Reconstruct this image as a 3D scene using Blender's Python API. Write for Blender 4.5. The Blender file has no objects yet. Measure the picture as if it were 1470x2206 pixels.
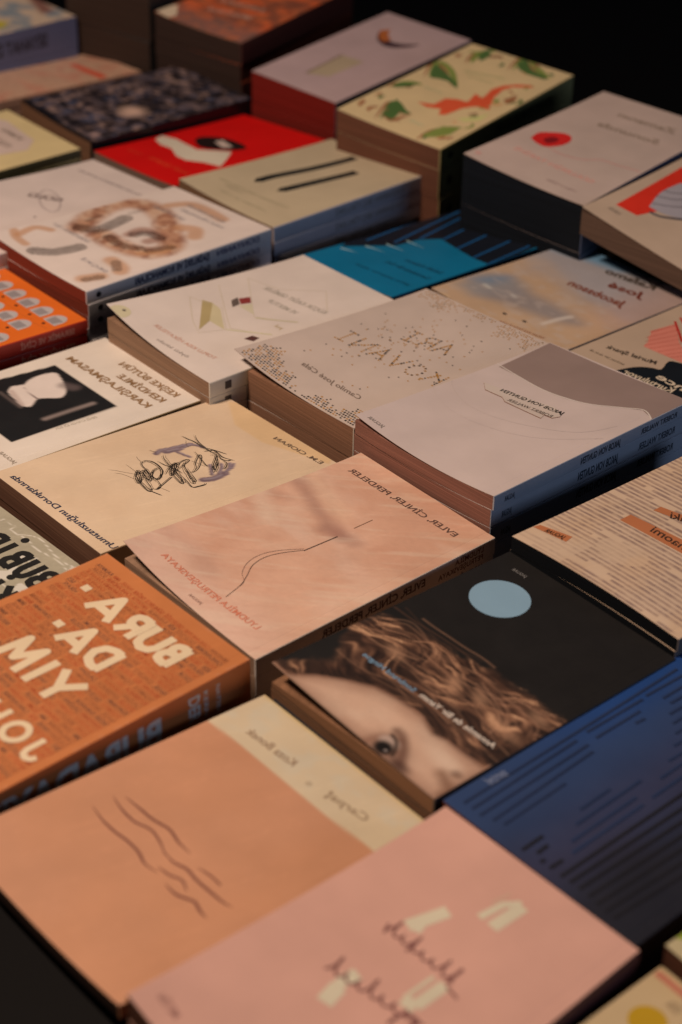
import bpy, bmesh, math, random
import numpy as np
from mathutils import Vector, Matrix
random.seed(7); RNG=np.random.default_rng(7)
S=bpy.context.scene; COL=S.collection
# ------------------------------------------------------------------ camera
F_PX=3858.18; CAM_H=0.70254; RT=[0.999858, 0.009123, 0.014201]; UP=[-0.016879, 0.540435, 0.841217]; FW=[0.0, 0.841336, -0.540512]
cam=bpy.data.cameras.new('camera'); co=bpy.data.objects.new('camera',cam); COL.objects.link(co)
m=Matrix(((RT[0],UP[0],-FW[0],0),(RT[1],UP[1],-FW[1],0),(RT[2],UP[2],-FW[2],CAM_H),(0,0,0,1)))
co.matrix_world=m
cam.sensor_fit='VERTICAL'; cam.sensor_height=36; cam.sensor_width=24
cam.lens=F_PX/2206*36; cam.clip_start=.02; cam.clip_end=60
cam.dof.use_dof=True; cam.dof.focus_distance=1.235; cam.dof.aperture_fstop=4.8; cam.dof.aperture_blades=7
S.camera=co
# ------------------------------------------------------------------ world and lamps
W=bpy.data.worlds.new('World'); S.world=W; W.use_nodes=True
bg=W.node_tree.nodes['Background']; bg.inputs[0].default_value=(.30,.45,.75,1); bg.inputs[1].default_value=.010
def lamp(name,loc,aim,size,power,color):
    L=bpy.data.lights.new(name,'AREA'); L.shape='RECTANGLE'; L.size=size[0]; L.size_y=size[1]; L.energy=power; L.color=color
    o=bpy.data.objects.new(name,L); COL.objects.link(o); o.location=loc
    o.rotation_euler=(Vector(aim)-Vector(loc)).to_track_quat('-Z','Y').to_euler(); return o
lamp('warm_ceiling_lamp',(-.72,0.84,1.42),(-.02,1.02,0),(.26,.26),21.5,(1.0,.695,.50))
lamp('cool_fill_light',(1.25,.25,.50),(0,1.25,0.05),(.7,.4),2.3,(.66,.76,1.0))  # added cool fill from the right to brighten the spines, no actual window
S.view_settings.view_transform='Standard'; S.view_settings.look='None'; S.view_settings.exposure=0; S.view_settings.gamma=1
# ------------------------------------------------------------------ colour helpers
def lin(c): c=c/255.; return c/12.92 if c<=.04045 else ((c+.055)/1.055)**2.4
KA=(1.30,1.64,2.08)
def D(r,g,b,k=1.0):          # colour picked from the photograph, turned into the surface's own colour under the warm lamp
    return tuple(min(.86,lin(v)*q*k) for v,q in zip((r,g,b),KA))
# ------------------------------------------------------------------ materials
def mat_print(name,rough=.5,bump=.02,spec=.4):
    M=bpy.data.materials.new(name); M.use_nodes=True; n=M.node_tree.nodes; l=M.node_tree.links; b=n['Principled BSDF']
    a=n.new('ShaderNodeAttribute'); a.attribute_name='ink'
    tc=n.new('ShaderNodeTexCoord')
    nz=n.new('ShaderNodeTexNoise'); nz.inputs['Scale'].default_value=26; nz.inputs['Detail'].default_value=6
    rp=n.new('ShaderNodeMapRange'); rp.inputs['From Min'].default_value=.3; rp.inputs['From Max'].default_value=.7; rp.inputs['To Min'].default_value=.93; rp.inputs['To Max'].default_value=1.05
    mx=n.new('ShaderNodeVectorMath'); mx.operation='SCALE'
    l.new(tc.outputs['Object'],nz.inputs['Vector']); l.new(nz.outputs['Fac'],rp.inputs['Value'])
    l.new(a.outputs['Color'],mx.inputs[0]); l.new(rp.outputs['Result'],mx.inputs['Scale']); l.new(mx.outputs['Vector'],b.inputs['Base Color'])
    r2=n.new('ShaderNodeMapRange'); r2.inputs['To Min'].default_value=rough-.07; r2.inputs['To Max'].default_value=rough+.1
    n3=n.new('ShaderNodeTexNoise'); n3.inputs['Scale'].default_value=60; n3.inputs['Detail'].default_value=5
    l.new(tc.outputs['Object'],n3.inputs['Vector']); l.new(n3.outputs['Fac'],r2.inputs['Value']); l.new(r2.outputs['Result'],b.inputs['Roughness'])
    b.inputs['Specular IOR Level'].default_value=spec
    n2=n.new('ShaderNodeTexNoise'); n2.inputs['Scale'].default_value=900; n2.inputs['Detail'].default_value=3
    n4=n.new('ShaderNodeTexNoise'); n4.inputs['Scale'].default_value=14; n4.inputs['Detail'].default_value=2
    ad=n.new('ShaderNodeMath'); ad.operation='MULTIPLY_ADD'; ad.inputs[1].default_value=22.0
    l.new(tc.outputs['Object'],n2.inputs['Vector']); l.new(tc.outputs['Object'],n4.inputs['Vector'])
    l.new(n4.outputs['Fac'],ad.inputs[0]); l.new(n2.outputs['Fac'],ad.inputs[2])
    bp=n.new('ShaderNodeBump'); bp.inputs['Strength'].default_value=.35; bp.inputs['Distance'].default_value=.0001*bump*10
    l.new(ad.outputs[0],bp.inputs['Height']); l.new(bp.outputs['Normal'],b.inputs['Normal'])
    return M
M_PRINT=mat_print('printed_card',.42,.02,.5); M_MATTE=mat_print('matte_printed_card',.58,.02,.35); M_GLOSS=mat_print('glossy_printed_card',.3,.012,.5)
def mat_foil():
    M=bpy.data.materials.new('gold_foil'); M.use_nodes=True; b=M.node_tree.nodes['Principled BSDF']
    n=M.node_tree.nodes; a=n.new('ShaderNodeAttribute'); a.attribute_name='ink'; M.node_tree.links.new(a.outputs['Color'],b.inputs['Base Color'])
    b.inputs['Metallic'].default_value=.6; b.inputs['Roughness'].default_value=.38; return M
M_FOIL=mat_foil()
_pg={}
def mat_pages(c):
    c=(c[0]*.62,c[1]*.54,c[2]*.52); key=tuple(round(v,3) for v in c)
    if key in _pg: return _pg[key]
    M=bpy.data.materials.new('page_edges'); M.use_nodes=True; n=M.node_tree.nodes; l=M.node_tree.links; b=n['Principled BSDF']
    tc=n.new('ShaderNodeTexCoord'); mp=n.new('ShaderNodeMapping'); mp.inputs['Scale'].default_value=(4,4,1100)
    nz=n.new('ShaderNodeTexNoise'); nz.inputs['Scale'].default_value=1.0; nz.inputs['Detail'].default_value=4; nz.inputs['Roughness'].default_value=.7
    rp=n.new('ShaderNodeMapRange'); rp.inputs['From Min'].default_value=.3; rp.inputs['From Max'].default_value=.7; rp.inputs['To Min'].default_value=.55; rp.inputs['To Max'].default_value=1.25
    mx=n.new('ShaderNodeVectorMath'); mx.operation='SCALE'; mx.inputs[0].default_value=c
    l.new(tc.outputs['Object'],mp.inputs['Vector']); l.new(mp.outputs['Vector'],nz.inputs['Vector']); l.new(nz.outputs['Fac'],rp.inputs['Value'])
    l.new(rp.outputs['Result'],mx.inputs['Scale']); l.new(mx.outputs['Vector'],b.inputs['Base Color'])
    b.inputs['Roughness'].default_value=.85; b.inputs['Specular IOR Level'].default_value=.15
    bp=n.new('ShaderNodeBump'); bp.inputs['Strength'].default_value=.5; bp.inputs['Distance'].default_value=.0002
    l.new(nz.outputs['Fac'],bp.inputs['Height']); l.new(bp.outputs['Normal'],b.inputs['Normal'])
    _pg[key]=M; return M
# ------------------------------------------------------------------ raster art: colour fields evaluated on a cover's grid
def vnoise(x,y,seed=0):
    xi=np.floor(x).astype(int); yi=np.floor(y).astype(int); fx=x-xi; fy=y-yi; fx=fx*fx*(3-2*fx); fy=fy*fy*(3-2*fy)
    def h(a,b):
        v=np.sin(a*127.1+b*311.7+seed*74.7)*43758.5453; return v-np.floor(v)
    return (h(xi,yi)*(1-fx)+h(xi+1,yi)*fx)*(1-fy)+(h(xi,yi+1)*(1-fx)+h(xi+1,yi+1)*fx)*fy
def fbm(x,y,seed=0,o=4):
    s=0;a=.5;t=0
    for k in range(o): s=s+a*vnoise(x*2**k,y*2**k,seed+k*13);t+=a;a*=.5
    return s/t
def sstep(a,b,x): t=np.clip((x-a)/(b-a),0,1); return t*t*(3-2*t)
class Field:
    def __init__(s,X,Y,base): s.X=X; s.Y=Y; s.c=np.zeros(X.shape+(3,)); s.c[:]=base
    def mix(s,mask,col): mask=np.clip(mask,0,1)[...,None]; s.c=s.c*(1-mask)+np.array(col)*mask
    def dist(s,pts):
        d=np.full(s.X.shape,1e9)
        for (ax,ay),(bx,by) in zip(pts,pts[1:]):
            vx,vy=bx-ax,by-ay; L=vx*vx+vy*vy+1e-9; t=np.clip(((s.X-ax)*vx+(s.Y-ay)*vy)/L,0,1)
            d=np.minimum(d,np.hypot(s.X-ax-t*vx,s.Y-ay-t*vy))
        return d
    def stroke(s,pts,w,col,soft=.5,op=1): s.mix(op*(1-sstep(w/2-soft*.5,w/2+soft,s.dist(pts))),col)
    def poly(s,pts,col,soft=.5,op=1):
        ins=np.zeros(s.X.shape,bool)
        for (ax,ay),(bx,by) in zip(pts,pts[1:]+pts[:1]):
            c=((ay>s.Y)!=(by>s.Y)); xx=(bx-ax)*(s.Y-ay)/((by-ay) if abs(by-ay)>1e-9 else 1e-9)+ax; ins^=c&(s.X<xx)
        d=s.dist(pts+pts[:1]); sd=np.where(ins,d,-d); s.mix(op*sstep(-soft,soft,sd),col); return sd
    def blob(s,p,rx,ry,col,soft=.6,op=1,rot=0):
        c,q=math.cos(rot),math.sin(rot); dx=s.X-p[0]; dy=s.Y-p[1]; u=(dx*c+dy*q)/rx; v=(-dx*q+dy*c)/ry
        s.mix(op*(1-sstep(1-soft,1+soft*.3,np.hypot(u,v))),col)
def smooth(pts,n=8):
    out=[]; P=[pts[0]]+list(pts)+[pts[-1]]
    for i in range(1,len(P)-2):
        a,b,c,d=[np.array(P[i+k],float) for k in(-1,0,1,2)]
        for t in np.linspace(0,1,n,endpoint=False): out.append(tuple(.5*((2*b)+(-a+c)*t+(2*a-5*b+4*c-d)*t*t+(-a+3*b-3*c+d)*t**3)))
    out.append(tuple(pts[-1])); return out
# ------------------------------------------------------------------ vector art: flat shapes in the reader's coordinates (mm from the spine, mm from the foot)
_txt={}
def glyphs(s,bold=0,shear=0):
    key=(s,bold,shear)
    if key in _txt: return _txt[key]
    cu=bpy.data.curves.new('t','FONT'); cu.body=s; cu.size=1; cu.offset=bold+(.012 if bold<.02 else 0); cu.shear=shear; cu.resolution_u=3; cu.fill_mode='FRONT'
    o=bpy.data.objects.new('t',cu); COL.objects.link(o)
    dg=bpy.context.evaluated_depsgraph_get(); me=bpy.data.meshes.new_from_object(o.evaluated_get(dg))
    V=np.array([v.co[:2] for v in me.vertices]) if len(me.vertices) else np.zeros((0,2)); F=[tuple(p.vertices) for p in me.polygons]
    bpy.data.meshes.remove(me); bpy.data.objects.remove(o); bpy.data.curves.remove(cu)
    _txt[key]=(V,F); return V,F
class Art:
    def __init__(s): s.items=[]     # (verts, faces, colour, layer, foil)
    def raw(s,V,F,col,layer=1,foil=0): s.items.append((np.array(V,float),F,col,layer,foil))
    def poly(s,pts,col,layer=1): s.raw(pts,[tuple(range(len(pts)))],col,layer)
    def line(s,pts,w,col,layer=1,taper=False,foil=0):
        P=np.array(pts,float); n=len(P); T=np.gradient(P,axis=0) if n>2 else np.array([P[1]-P[0]]*2); T/=np.linalg.norm(T,axis=1)[:,None]+1e-9
        N=np.stack([-T[:,1],T[:,0]],1); ww=np.full(n,w/2.)
        if taper: ww=ww*np.clip(np.sin(np.linspace(.12,math.pi-.12,n))*1.3,.15,1)
        V=np.concatenate([P+N*ww[:,None],P-N*ww[:,None]]); s.raw(V,[(i,i+1,n+i+1,n+i) for i in range(n-1)],col,layer,foil)
    def disc(s,p,rx,ry,col,layer=1,n=28,rot=0,foil=0):
        a=np.linspace(0,2*math.pi,n,endpoint=False); x=rx*np.cos(a); y=ry*np.sin(a)
        s.raw(np.stack([p[0]+x*math.cos(rot)-y*math.sin(rot),p[1]+x*math.sin(rot)+y*math.cos(rot)],1),[tuple(range(n))],col,layer,foil)
    def ring(s,p,rx,ry,w,col,layer=1,rot=0):
        a=np.linspace(0,2*math.pi,33); x=rx*np.cos(a); y=ry*np.sin(a)
        s.line(list(zip(p[0]+x*math.cos(rot)-y*math.sin(rot),p[1]+x*math.sin(rot)+y*math.cos(rot))),w,col,layer)
    def text(s,t,ends,cap,col,layer=2,bold=0,shear=0,serif=False):
        p0,p1=np.array(ends[0],float),np.array(ends[-1],float); V,F=glyphs(t,bold,shear)
        if len(V)==0: return
        x0,x1=V[:,0].min(),V[:,0].max(); L=np.linalg.norm(p1-p0); e=(p1-p0)/L; nrm=np.array([-e[1],e[0]])
        cap=cap*1.42 if cap<4.9 else (cap*1.15 if cap<8 else cap); X=(V[:,0]-x0)/(x1-x0)*L; Y=V[:,1]/.70*cap
        s.raw(p0+np.outer(X,e)+np.outer(Y,nrm),F,col,layer)
# ------------------------------------------------------------------ books
TABLE=8.0
PLACE={
    'coral': (-71.2,699.9,51.3,42.21,143.7,207.3,0.0,-15.5,-5.3),
    'pink': (27.5,590.3,58.3,44.12,130.0,210.4,18.8,3.2,-6.7),
    'blue': (178.0,744.4,51.0,42.32,135.4,203.2,2.8,1.0,-1.3),
    'face': (81.2,842.6,56.3,41.13,139.0,197.6,4.6,-1.2,-5.0),
    'orange': (-173.7,814.7,65.9,43.03,139.3,202.9,6.1,0.7,-3.9),
    'skin': (-18.3,969.8,51.7,41.99,132.4,204.4,12.9,-0.1,-4.9),
    'scribble': (-122.4,1076.3,45.0,40.42,134.7,201.2,0.0,-8.2,3.2),
    'keske': (-226.3,1174.3,39.4,40.33,134.7,202.6,0.3,-3.4,2.2),
    'walser': (129.7,1115.9,72.1,42.57,135.0,203.9,9.0,-2.6,5.6),
    'kovan': (37.5,1223.8,62.4,40.67,140.0,198.5,2.2,-6.2,-3.7),
    'boats': (-68.1,1294.5,57.8,39.85,138.8,199.3,7.3,-5.7,-4.3),
    'half': (-184.6,1434.8,62.1,43.68,135.8,199.8,8.5,-2.8,2.8),
    'gul': (-270.3,1508.9,58.0,43.66,134.9,201.4,12.7,-3.0,3.6),
    'pens': (-40.3,1594.8,49.9,44.05,132.5,195.8,8.3,-2.2,2.7),
    'red': (-137.7,1720.0,31.7,43.12,130.1,195.5,6.0,-2.9,9.5),
    'city': (-223.6,1828.0,39.8,40.42,132.7,202.8,6.3,2.0,-0.4),
    'moon': (15.1,1873.2,79.1,46.61,123.4,210.6,0.0,17.7,-3.2),
    'frog': (108.0,1719.8,93.1,49.36,128.6,214.4,3.7,17.9,-3.6),
    'rose': (226.5,1564.2,101.8,48.25,133.8,216.2,7.6,10.4,-3.3),
    'news': (317.0,1461.9,84.0,48.31,129.1,202.2,12.7,14.4,-17.4),
    'teal': (78.0,1474.9,35.9,39.89,128.6,208.7,17.3,-2.9,13.5),
    'land': (184.7,1367.7,44.5,42.21,139.1,177.7,4.1,-5.3,-3.6),
    'spark': (292.0,1268.9,45.0,42.72,135.0,203.0,5.5,-0.2,-0.0),
    'naomi': (230.7,976.1,63.9,42.40,136.7,202.5,6.5,-1.9,1.3),
    'halfc': (-329.0,1284.3,50.0,40.26,135.0,202.5,5.0,-3.9,1.6),
    'brown': (-105.6,1992.2,97.7,52.67,125.1,194.9,7.2,15.7,-1.6),
    'salmon': (-351.5,1940.8,26.6,38.07,127.7,202.5,8.7,-1.9,9.0),
    'cream': (-384.2,1664.7,45.0,41.19,135.0,203.0,5.0,-0.4,-1.3),
    'magz': (-432.6,2003.3,70.0,42.50,135.0,202.9,5.0,1.3,-1.9),
    'circle': (128.1,499.4,45.0,41.27,135.0,203.0,4.6,0.2,-1.3),
    'green': (281.2,637.0,50.0,42.37,134.8,203.2,8.3,0.8,-2.1),
    'bif': (-286.9,945.5,35.0,42.74,135.0,203.0,5.0,-0.0,-0.2),
}
def tagged(o,label,cat,group=None):
    o['label']=label; o['category']=cat
    if group: o['group']=group
def link(name,bm,mats,parent):
    me=bpy.data.meshes.new(name); bm.to_mesh(me); bm.free()
    for k in mats: me.materials.append(k)
    o=bpy.data.objects.new(name,me); COL.objects.link(o); o.parent=parent; return o
class Surf:
    def __init__(s,w,h,z,c,su,sv,pu=1.5,pv=2.0,sag=0): s.w,s.h,s.z,s.c,s.su,s.sv,s.pu,s.pv,s.sag=w,h,z,c,su,sv,pu,pv,sag
    def __call__(s,x,y):
        v=x/s.w+.5; u=y/s.h+.5
        return s.z+s.su*(u-.5)+s.sv*(v-.5)+s.c*np.clip(1-u,0,1)**s.pu*np.clip(1-v,0,1)**s.pv-s.sag*4*v*(1-v)*np.clip(1-u,0,1)**1.6
def ink_layer(bm): return bm.verts.layers.float_color.new('ink')
def paste(bm,ink,art,place,cut=None):
    """art -> mesh faces; place(x,y,off) gives the 3D point for reader coordinates"""
    for V,F,col,layer,foil in art.items:
        b2=bmesh.new(); vs=[b2.verts.new((p[0],p[1],0)) for p in V]
        for f in F:
            try: b2.faces.new([vs[i] for i in f])
            except ValueError: pass
        if cut:
            mn,mx=V.min(0),V.max(0)
            for ax in (0,1):
                for g in cut[ax]:
                    if mn[ax]+.3<g<mx[ax]-.3:
                        no=(1,0,0) if ax==0 else (0,1,0); pc=(g,0,0) if ax==0 else (0,g,0)
                        bmesh.ops.bisect_plane(b2,geom=b2.verts[:]+b2.edges[:]+b2.faces[:],dist=1e-4,plane_co=pc,plane_no=no)
        mp={}
        for v in b2.verts:
            nv=bm.verts.new(place(v.co.x,v.co.y,.07+.05*layer)); nv[ink]=(*col,1); mp[v]=nv
        for f in b2.faces:
            try:
                nf=bm.faces.new([mp[v] for v in reversed(f.verts)]); nf.material_index=1 if foil else 0
            except ValueError: pass
        b2.free()
EDGE=[(.1,.07,.05)]
def cover_part(name,parent,sf,base,art,field,mat,step,thick,zb,inset=0):
    w,h=sf.w,sf.h; nx=max(2,int(round(w/step))); ny=max(2,int(round(h/step)))
    xs=np.linspace(-w/2,w/2,nx+1); ys=np.linspace(-h/2,h/2,ny+1)
    if thick>.32: xs=np.array(sorted([x for x in xs if not w/2-9<x<w/2-5.5]+[w/2-8.2,w/2-7.3,w/2-6.4])); nx=len(xs)-1
    X,Y=np.meshgrid(xs,ys,indexing='ij'); Z=sf(X,Y)
    if thick>.32: Z=Z-.16*(np.abs(X-(w/2-7.3))<.3)
    RX=w/2-X; RY=Y+h/2; fl=Field(RX,RY,base)
    if field: field(fl)
    if step<=2.6 and sum(base)>.5:
        ed=np.minimum(np.minimum(RX,w-RX),np.minimum(RY,h-RY)); cor=np.minimum(RX,w-RX)+np.minimum(RY,h-RY)
        wn=fbm(RX/4,RY/4,301,3); fl.mix((ed<.5+step*.45)*sstep(.5,.8,wn)*.28,tuple(min(.8,c*.6+.28) for c in base)); fl.mix((1-sstep(.4,2.4,cor))*.3,tuple(min(.8,c*.6+.26) for c in base))
        sc=fbm(RX/2.2+RY/9,RY/30,305,4); fl.c*=(1+.05*(sstep(.62,.8,sc)))[...,None]
    bm=bmesh.new(); ink=ink_layer(bm); T=[];Bt=[]
    for i in range(nx+1):
        r=[];q=[]
        for j in range(ny+1):
            v=bm.verts.new((X[i,j]/1000,Y[i,j]/1000,(Z[i,j]-zb)/1000)); c=fl.c[i,j]; v[ink]=(c[0],c[1],c[2],1); r.append(v)
        T.append(r)
    paper=EDGE[0] if (step>8 or thick<.32) else tuple(.5*u+.5*min(u,v) for u,v in zip(D(130,100,80),base))
    edge=[(i,0) for i in range(nx+1)]+[(nx,j) for j in range(1,ny+1)]+[(i,ny) for i in range(nx-1,-1,-1)]+[(0,j) for j in range(ny-1,0,-1)]
    for i in range(nx):
        for j in range(ny): bm.faces.new((T[i][j],T[i+1][j],T[i+1][j+1],T[i][j+1]))
    a=[];b=[]
    for i,j in edge:
        c=T[i][j].co; v=bm.verts.new(c); v[ink]=(*paper,1); a.append(v)
        v=bm.verts.new((c.x,c.y,c.z-thick/1000)); v[ink]=(*paper,1); b.append(v)
    n=len(edge)
    for k in range(n): bm.faces.new((a[k],b[k],b[(k+1)%n],a[(k+1)%n]))
    # underside as a coarse sheet
    m1=max(2,int(w/12)); m2=max(2,int(h/12)); xs2=np.linspace(-w/2,w/2,m1+1); ys2=np.linspace(-h/2,h/2,m2+1); U=[]
    for x in xs2:
        r=[]
        for y in ys2:
            v=bm.verts.new((x/1000,y/1000,(float(sf(x,y))-thick-zb)/1000)); v[ink]=(*paper,1); r.append(v)
        U.append(r)
    for i in range(m1):
        for j in range(m2): bm.faces.new((U[i][j],U[i][j+1],U[i+1][j+1],U[i+1][j]))
    if art:
        st=6.0 if step<6 else step
        gx=[w/2-x for x in xs] if step>=5 else list(np.arange(st,w,st)); gy=[y+h/2 for y in ys] if step>=5 else list(np.arange(st,h,st))
        def place(rx,ry,off):
            rx=min(max(rx,.2),w-.2); ry=min(max(ry,.2),h-.2)
            x=w/2-rx; y=ry-h/2
            return (x/1000,y/1000,(float(sf(x,y))+off-zb)/1000)
        paste(bm,ink,art,place,(gx,gy))
    o=link(name,bm,[mat,M_FOIL],parent)
    for p in o.data.polygons: p.use_smooth=False
    return o
def page_part(parent,sf,zlow,pcol,zb,inset=.02):
    w,h=sf.w,sf.h; nx,ny=14,18
    xs=np.linspace(-w/2+inset,w/2-.1,nx+1); ys=np.linspace(-h/2+inset,h/2-inset,ny+1)
    bm=bmesh.new(); T=[];L=[]
    for x in xs:
        r=[];q=[]
        for y in ys:
            t=float(sf(x,y)); bo=min(float(zlow(x,y))+.35,t-.5); r.append(bm.verts.new((x/1000,y/1000,(t-zb)/1000))); q.append(bm.verts.new((x/1000,y/1000,(bo-zb)/1000)))
        T.append(r);L.append(q)
    for i in range(nx):
        for j in range(ny):
            bm.faces.new((T[i][j],T[i+1][j],T[i+1][j+1],T[i][j+1])); bm.faces.new((L[i][j],L[i][j+1],L[i+1][j+1],L[i+1][j]))
    for i in range(nx):
        bm.faces.new((L[i][0],L[i+1][0],T[i+1][0],T[i][0])); bm.faces.new((T[i][ny],T[i+1][ny],L[i+1][ny],L[i][ny]))
    for j in range(ny):
        bm.faces.new((T[0][j],T[0][j+1],L[0][j+1],L[0][j])); bm.faces.new((L[nx][j],L[nx][j+1],T[nx][j+1],T[nx][j]))
    return link('page_block',bm,[mat_pages(pcol)],parent)
def spine_part(parent,sf,zlow,base,art,mat,zb):
    w,h=sf.w,sf.h; bm=bmesh.new(); ink=ink_layer(bm); ny=24; ys=np.linspace(-h/2,h/2,ny+1)
    rows=[]
    for y in ys:
        t=float(sf(w/2,y)); b=float(zlow(w/2,y)); r=[]
        for dx,z in ((-.5,t-.42),(0.05,t-.02),(.4,t-.25),(.62,t-.9),(.7,(t*2+b)/3),(.7,(t+b*2)/3),(.62,b+.9),(.4,b+.3),(.05,b+.05),(-.5,b+.42)):
            v=bm.verts.new(((w/2+dx)/1000,y/1000,(z-zb)/1000)); v[ink]=(*base,1); r.append(v)
        rows.append(r)
    for a,b in zip(rows,rows[1:]):
        for k in range(len(a)): bm.faces.new((a[k],a[(k+1)%len(a)],b[(k+1)%len(a)],b[k]))
    bm.faces.new(rows[0][::-1]); bm.faces.new(rows[-1])
    if art:
        def place(sx,sz,off):   # sx: mm from the foot counted down from the head is handled by the artist, sz: 0..1 of the thickness
            y=sx-h/2; t=float(sf(w/2,y)); b=float(zlow(w/2,y)); return ((w/2+.7+off)/1000,y/1000,(b+(t-b)*sz-zb)/1000)
        paste(bm,ink,art,place,None)
    return link('spine',bm,[mat,M_FOIL],parent)
ORD=['','second','third','fourth','fifth','sixth','seventh','eighth','ninth','tenth']
def stack(key,label,short,base,spine,pages,t,art=None,field=None,spine_art=None,step=6.5,mat=None,drop=.8,curl=None,t2=None,off=(.45,.4),pu=1.5,pv=2.0,max_low=9,name='paperback_book',edge=None,lowcol=None,lowpages=None,shift=0,sag=0):
    x,y,z,rot,w,h,c,su,sv=PLACE[key]; mat=mat or M_PRINT
    if curl is not None: c=curl
    cp=c-drop; sf=Surf(w,h,z,c,su,sv,pu,pv); t2=t2 or t
    EDGE[0]=tuple(v*.42 for v in pages); room=z-t-TABLE; n=max(0,min(max_low,int(round(room/t2))))
    tl=room/n if n else 0
    lay=[(t,0,0,0)]+[(tl,random.uniform(-off[0],off[0]),random.uniform(-off[1],off[1]),random.uniform(-.5,.5)) for k in range(n)]
    lay=[lay[0]]+[(q[0],q[1],q[2]+shift,q[3]) for q in lay[1:]]
    if n==0 and room>0: lay[0]=(t+room if room<6 else t,0,0,0)
    zt=z; pc=cp; sg=sag; tu,tv=su,sv; grp=None if n==0 else 'stack of books topped by the '+short
    A=math.radians(rot)
    for k,(th,dx,dy,dr) in enumerate(lay):
        pc2=max(0,pc)*.75; tu2,tv2=tu*.8,tv*.8
        top=Surf(w-.35*(k>0),h-.35*(k>0),zt,c if k==0 else pc,tu,tv,pu,pv,sg); pg=Surf(w,h,zt-.45,cp if k==0 else pc-.3,tu,tv,pu,pv,sg)
        sg2=sg*.8; low=Surf(w,h,zt-th,pc2,tu2,tv2,pu,pv,sg2)
        zb=zt-th; e=bpy.data.objects.new(name,None); COL.objects.link(e); e.empty_display_size=.02
        gx=x+dx*math.cos(A-math.pi/2)-dy*math.sin(A-math.pi/2); gy=y+dx*math.sin(A-math.pi/2)+dy*math.cos(A-math.pi/2)
        e.location=(gx/1000,gy/1000,zb/1000); e.rotation_euler=(0,0,A-math.pi/2+math.radians(dr))
        if k==0: tagged(e,label,'book',grp)
        else: tagged(e,f'{ORD[k]} book from the top in the pile under the {short}','book',grp)
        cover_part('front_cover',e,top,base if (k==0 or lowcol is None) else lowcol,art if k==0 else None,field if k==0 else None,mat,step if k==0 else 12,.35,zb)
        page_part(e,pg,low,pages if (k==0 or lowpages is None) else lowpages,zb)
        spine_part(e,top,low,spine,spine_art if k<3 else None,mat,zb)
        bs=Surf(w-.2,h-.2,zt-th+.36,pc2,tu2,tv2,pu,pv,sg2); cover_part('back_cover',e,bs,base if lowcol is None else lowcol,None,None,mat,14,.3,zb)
        zt-=th+.02; pc=pc2; sg=sg2; tu,tv=tu2,tv2
def spt(art,t,ry0,ry1,z0,z1,col,bold=0,upside=False):
    """text on a spine: from ry0 (head side) down to ry1, between the fractions z0..z1 of the thickness"""
    V,F=glyphs(t,bold,0)
    if len(V)==0: return
    a,b=V[:,0].min(),V[:,0].max(); X=ry0+(V[:,0]-a)/(b-a)*(ry1-ry0); Z=z0+V[:,1]/.70*(z1-z0)
    art.raw(np.stack([X,Z],1),F,col,1)
INK=(.02,.019,.018); WHT=D(205,190,172)
# ================================================================== the setting
def slab(name,x0,x1,y0,y1,z0,z1,mat):
    bm=bmesh.new(); bmesh.ops.create_cube(bm,size=1)
    for v in bm.verts: v.co=Vector(((x0+x1)/2+v.co.x*(x1-x0),(y0+y1)/2+v.co.y*(y1-y0),(z0+z1)/2+v.co.z*(z1-z0)))
    bmesh.ops.bevel(bm,geom=bm.edges[:],offset=.004,segments=2,affect='EDGES')
    return link(name,bm,[mat],None)
def mat_cloth():
    M=bpy.data.materials.new('dark_cloth'); M.use_nodes=True; n=M.node_tree.nodes; l=M.node_tree.links; b=n['Principled BSDF']
    tc=n.new('ShaderNodeTexCoord'); nz=n.new('ShaderNodeTexNoise'); nz.inputs['Scale'].default_value=900; nz.inputs['Detail'].default_value=5
    n2=n.new('ShaderNodeTexNoise'); n2.inputs['Scale'].default_value=35; n2.inputs['Detail'].default_value=6
    cr=n.new('ShaderNodeValToRGB'); cr.color_ramp.elements[0].color=(.022,.022,.023,1); cr.color_ramp.elements[1].color=(.16,.147,.135,1)
    ad=n.new('ShaderNodeMath'); ad.operation='MULTIPLY'; l.new(nz.outputs['Fac'],ad.inputs[0]); l.new(n2.outputs['Fac'],ad.inputs[1])
    l.new(tc.outputs['Object'],nz.inputs['Vector']); l.new(tc.outputs['Object'],n2.inputs['Vector'])
    rp=n.new('ShaderNodeMapRange'); rp.inputs['From Min'].default_value=.12; rp.inputs['From Max'].default_value=.42; l.new(ad.outputs[0],rp.inputs['Value'])
    l.new(rp.outputs['Result'],cr.inputs['Fac']); l.new(cr.outputs['Color'],b.inputs['Base Color']); b.inputs['Roughness'].default_value=.95
    bp=n.new('ShaderNodeBump'); bp.inputs['Strength'].default_value=.8; bp.inputs['Distance'].default_value=.0006; l.new(nz.outputs['Fac'],bp.inputs['Height']); l.new(bp.outputs['Normal'],b.inputs['Normal'])
    return M
def mat_plain(name,c,r=.8):
    M=bpy.data.materials.new(name); M.use_nodes=True; b=M.node_tree.nodes['Principled BSDF']; n=M.node_tree.nodes; l=M.node_tree.links
    nz=n.new('ShaderNodeTexNoise'); nz.inputs['Scale'].default_value=8; cr=n.new('ShaderNodeValToRGB')
    cr.color_ramp.elements[0].color=(*[k*.7 for k in c],1); cr.color_ramp.elements[1].color=(*[k*1.3 for k in c],1)
    l.new(nz.outputs['Fac'],cr.inputs['Fac']); l.new(cr.outputs['Color'],b.inputs['Base Color']); b.inputs['Roughness'].default_value=r; return M
tb=slab('display_table',-1.02,1.40,-.95,.10,-.03,TABLE/1000,mat_cloth()); tb.rotation_euler=(0,0,math.radians(43-0)); tagged(tb,'dark cloth covered display table under all the books','table')
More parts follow.
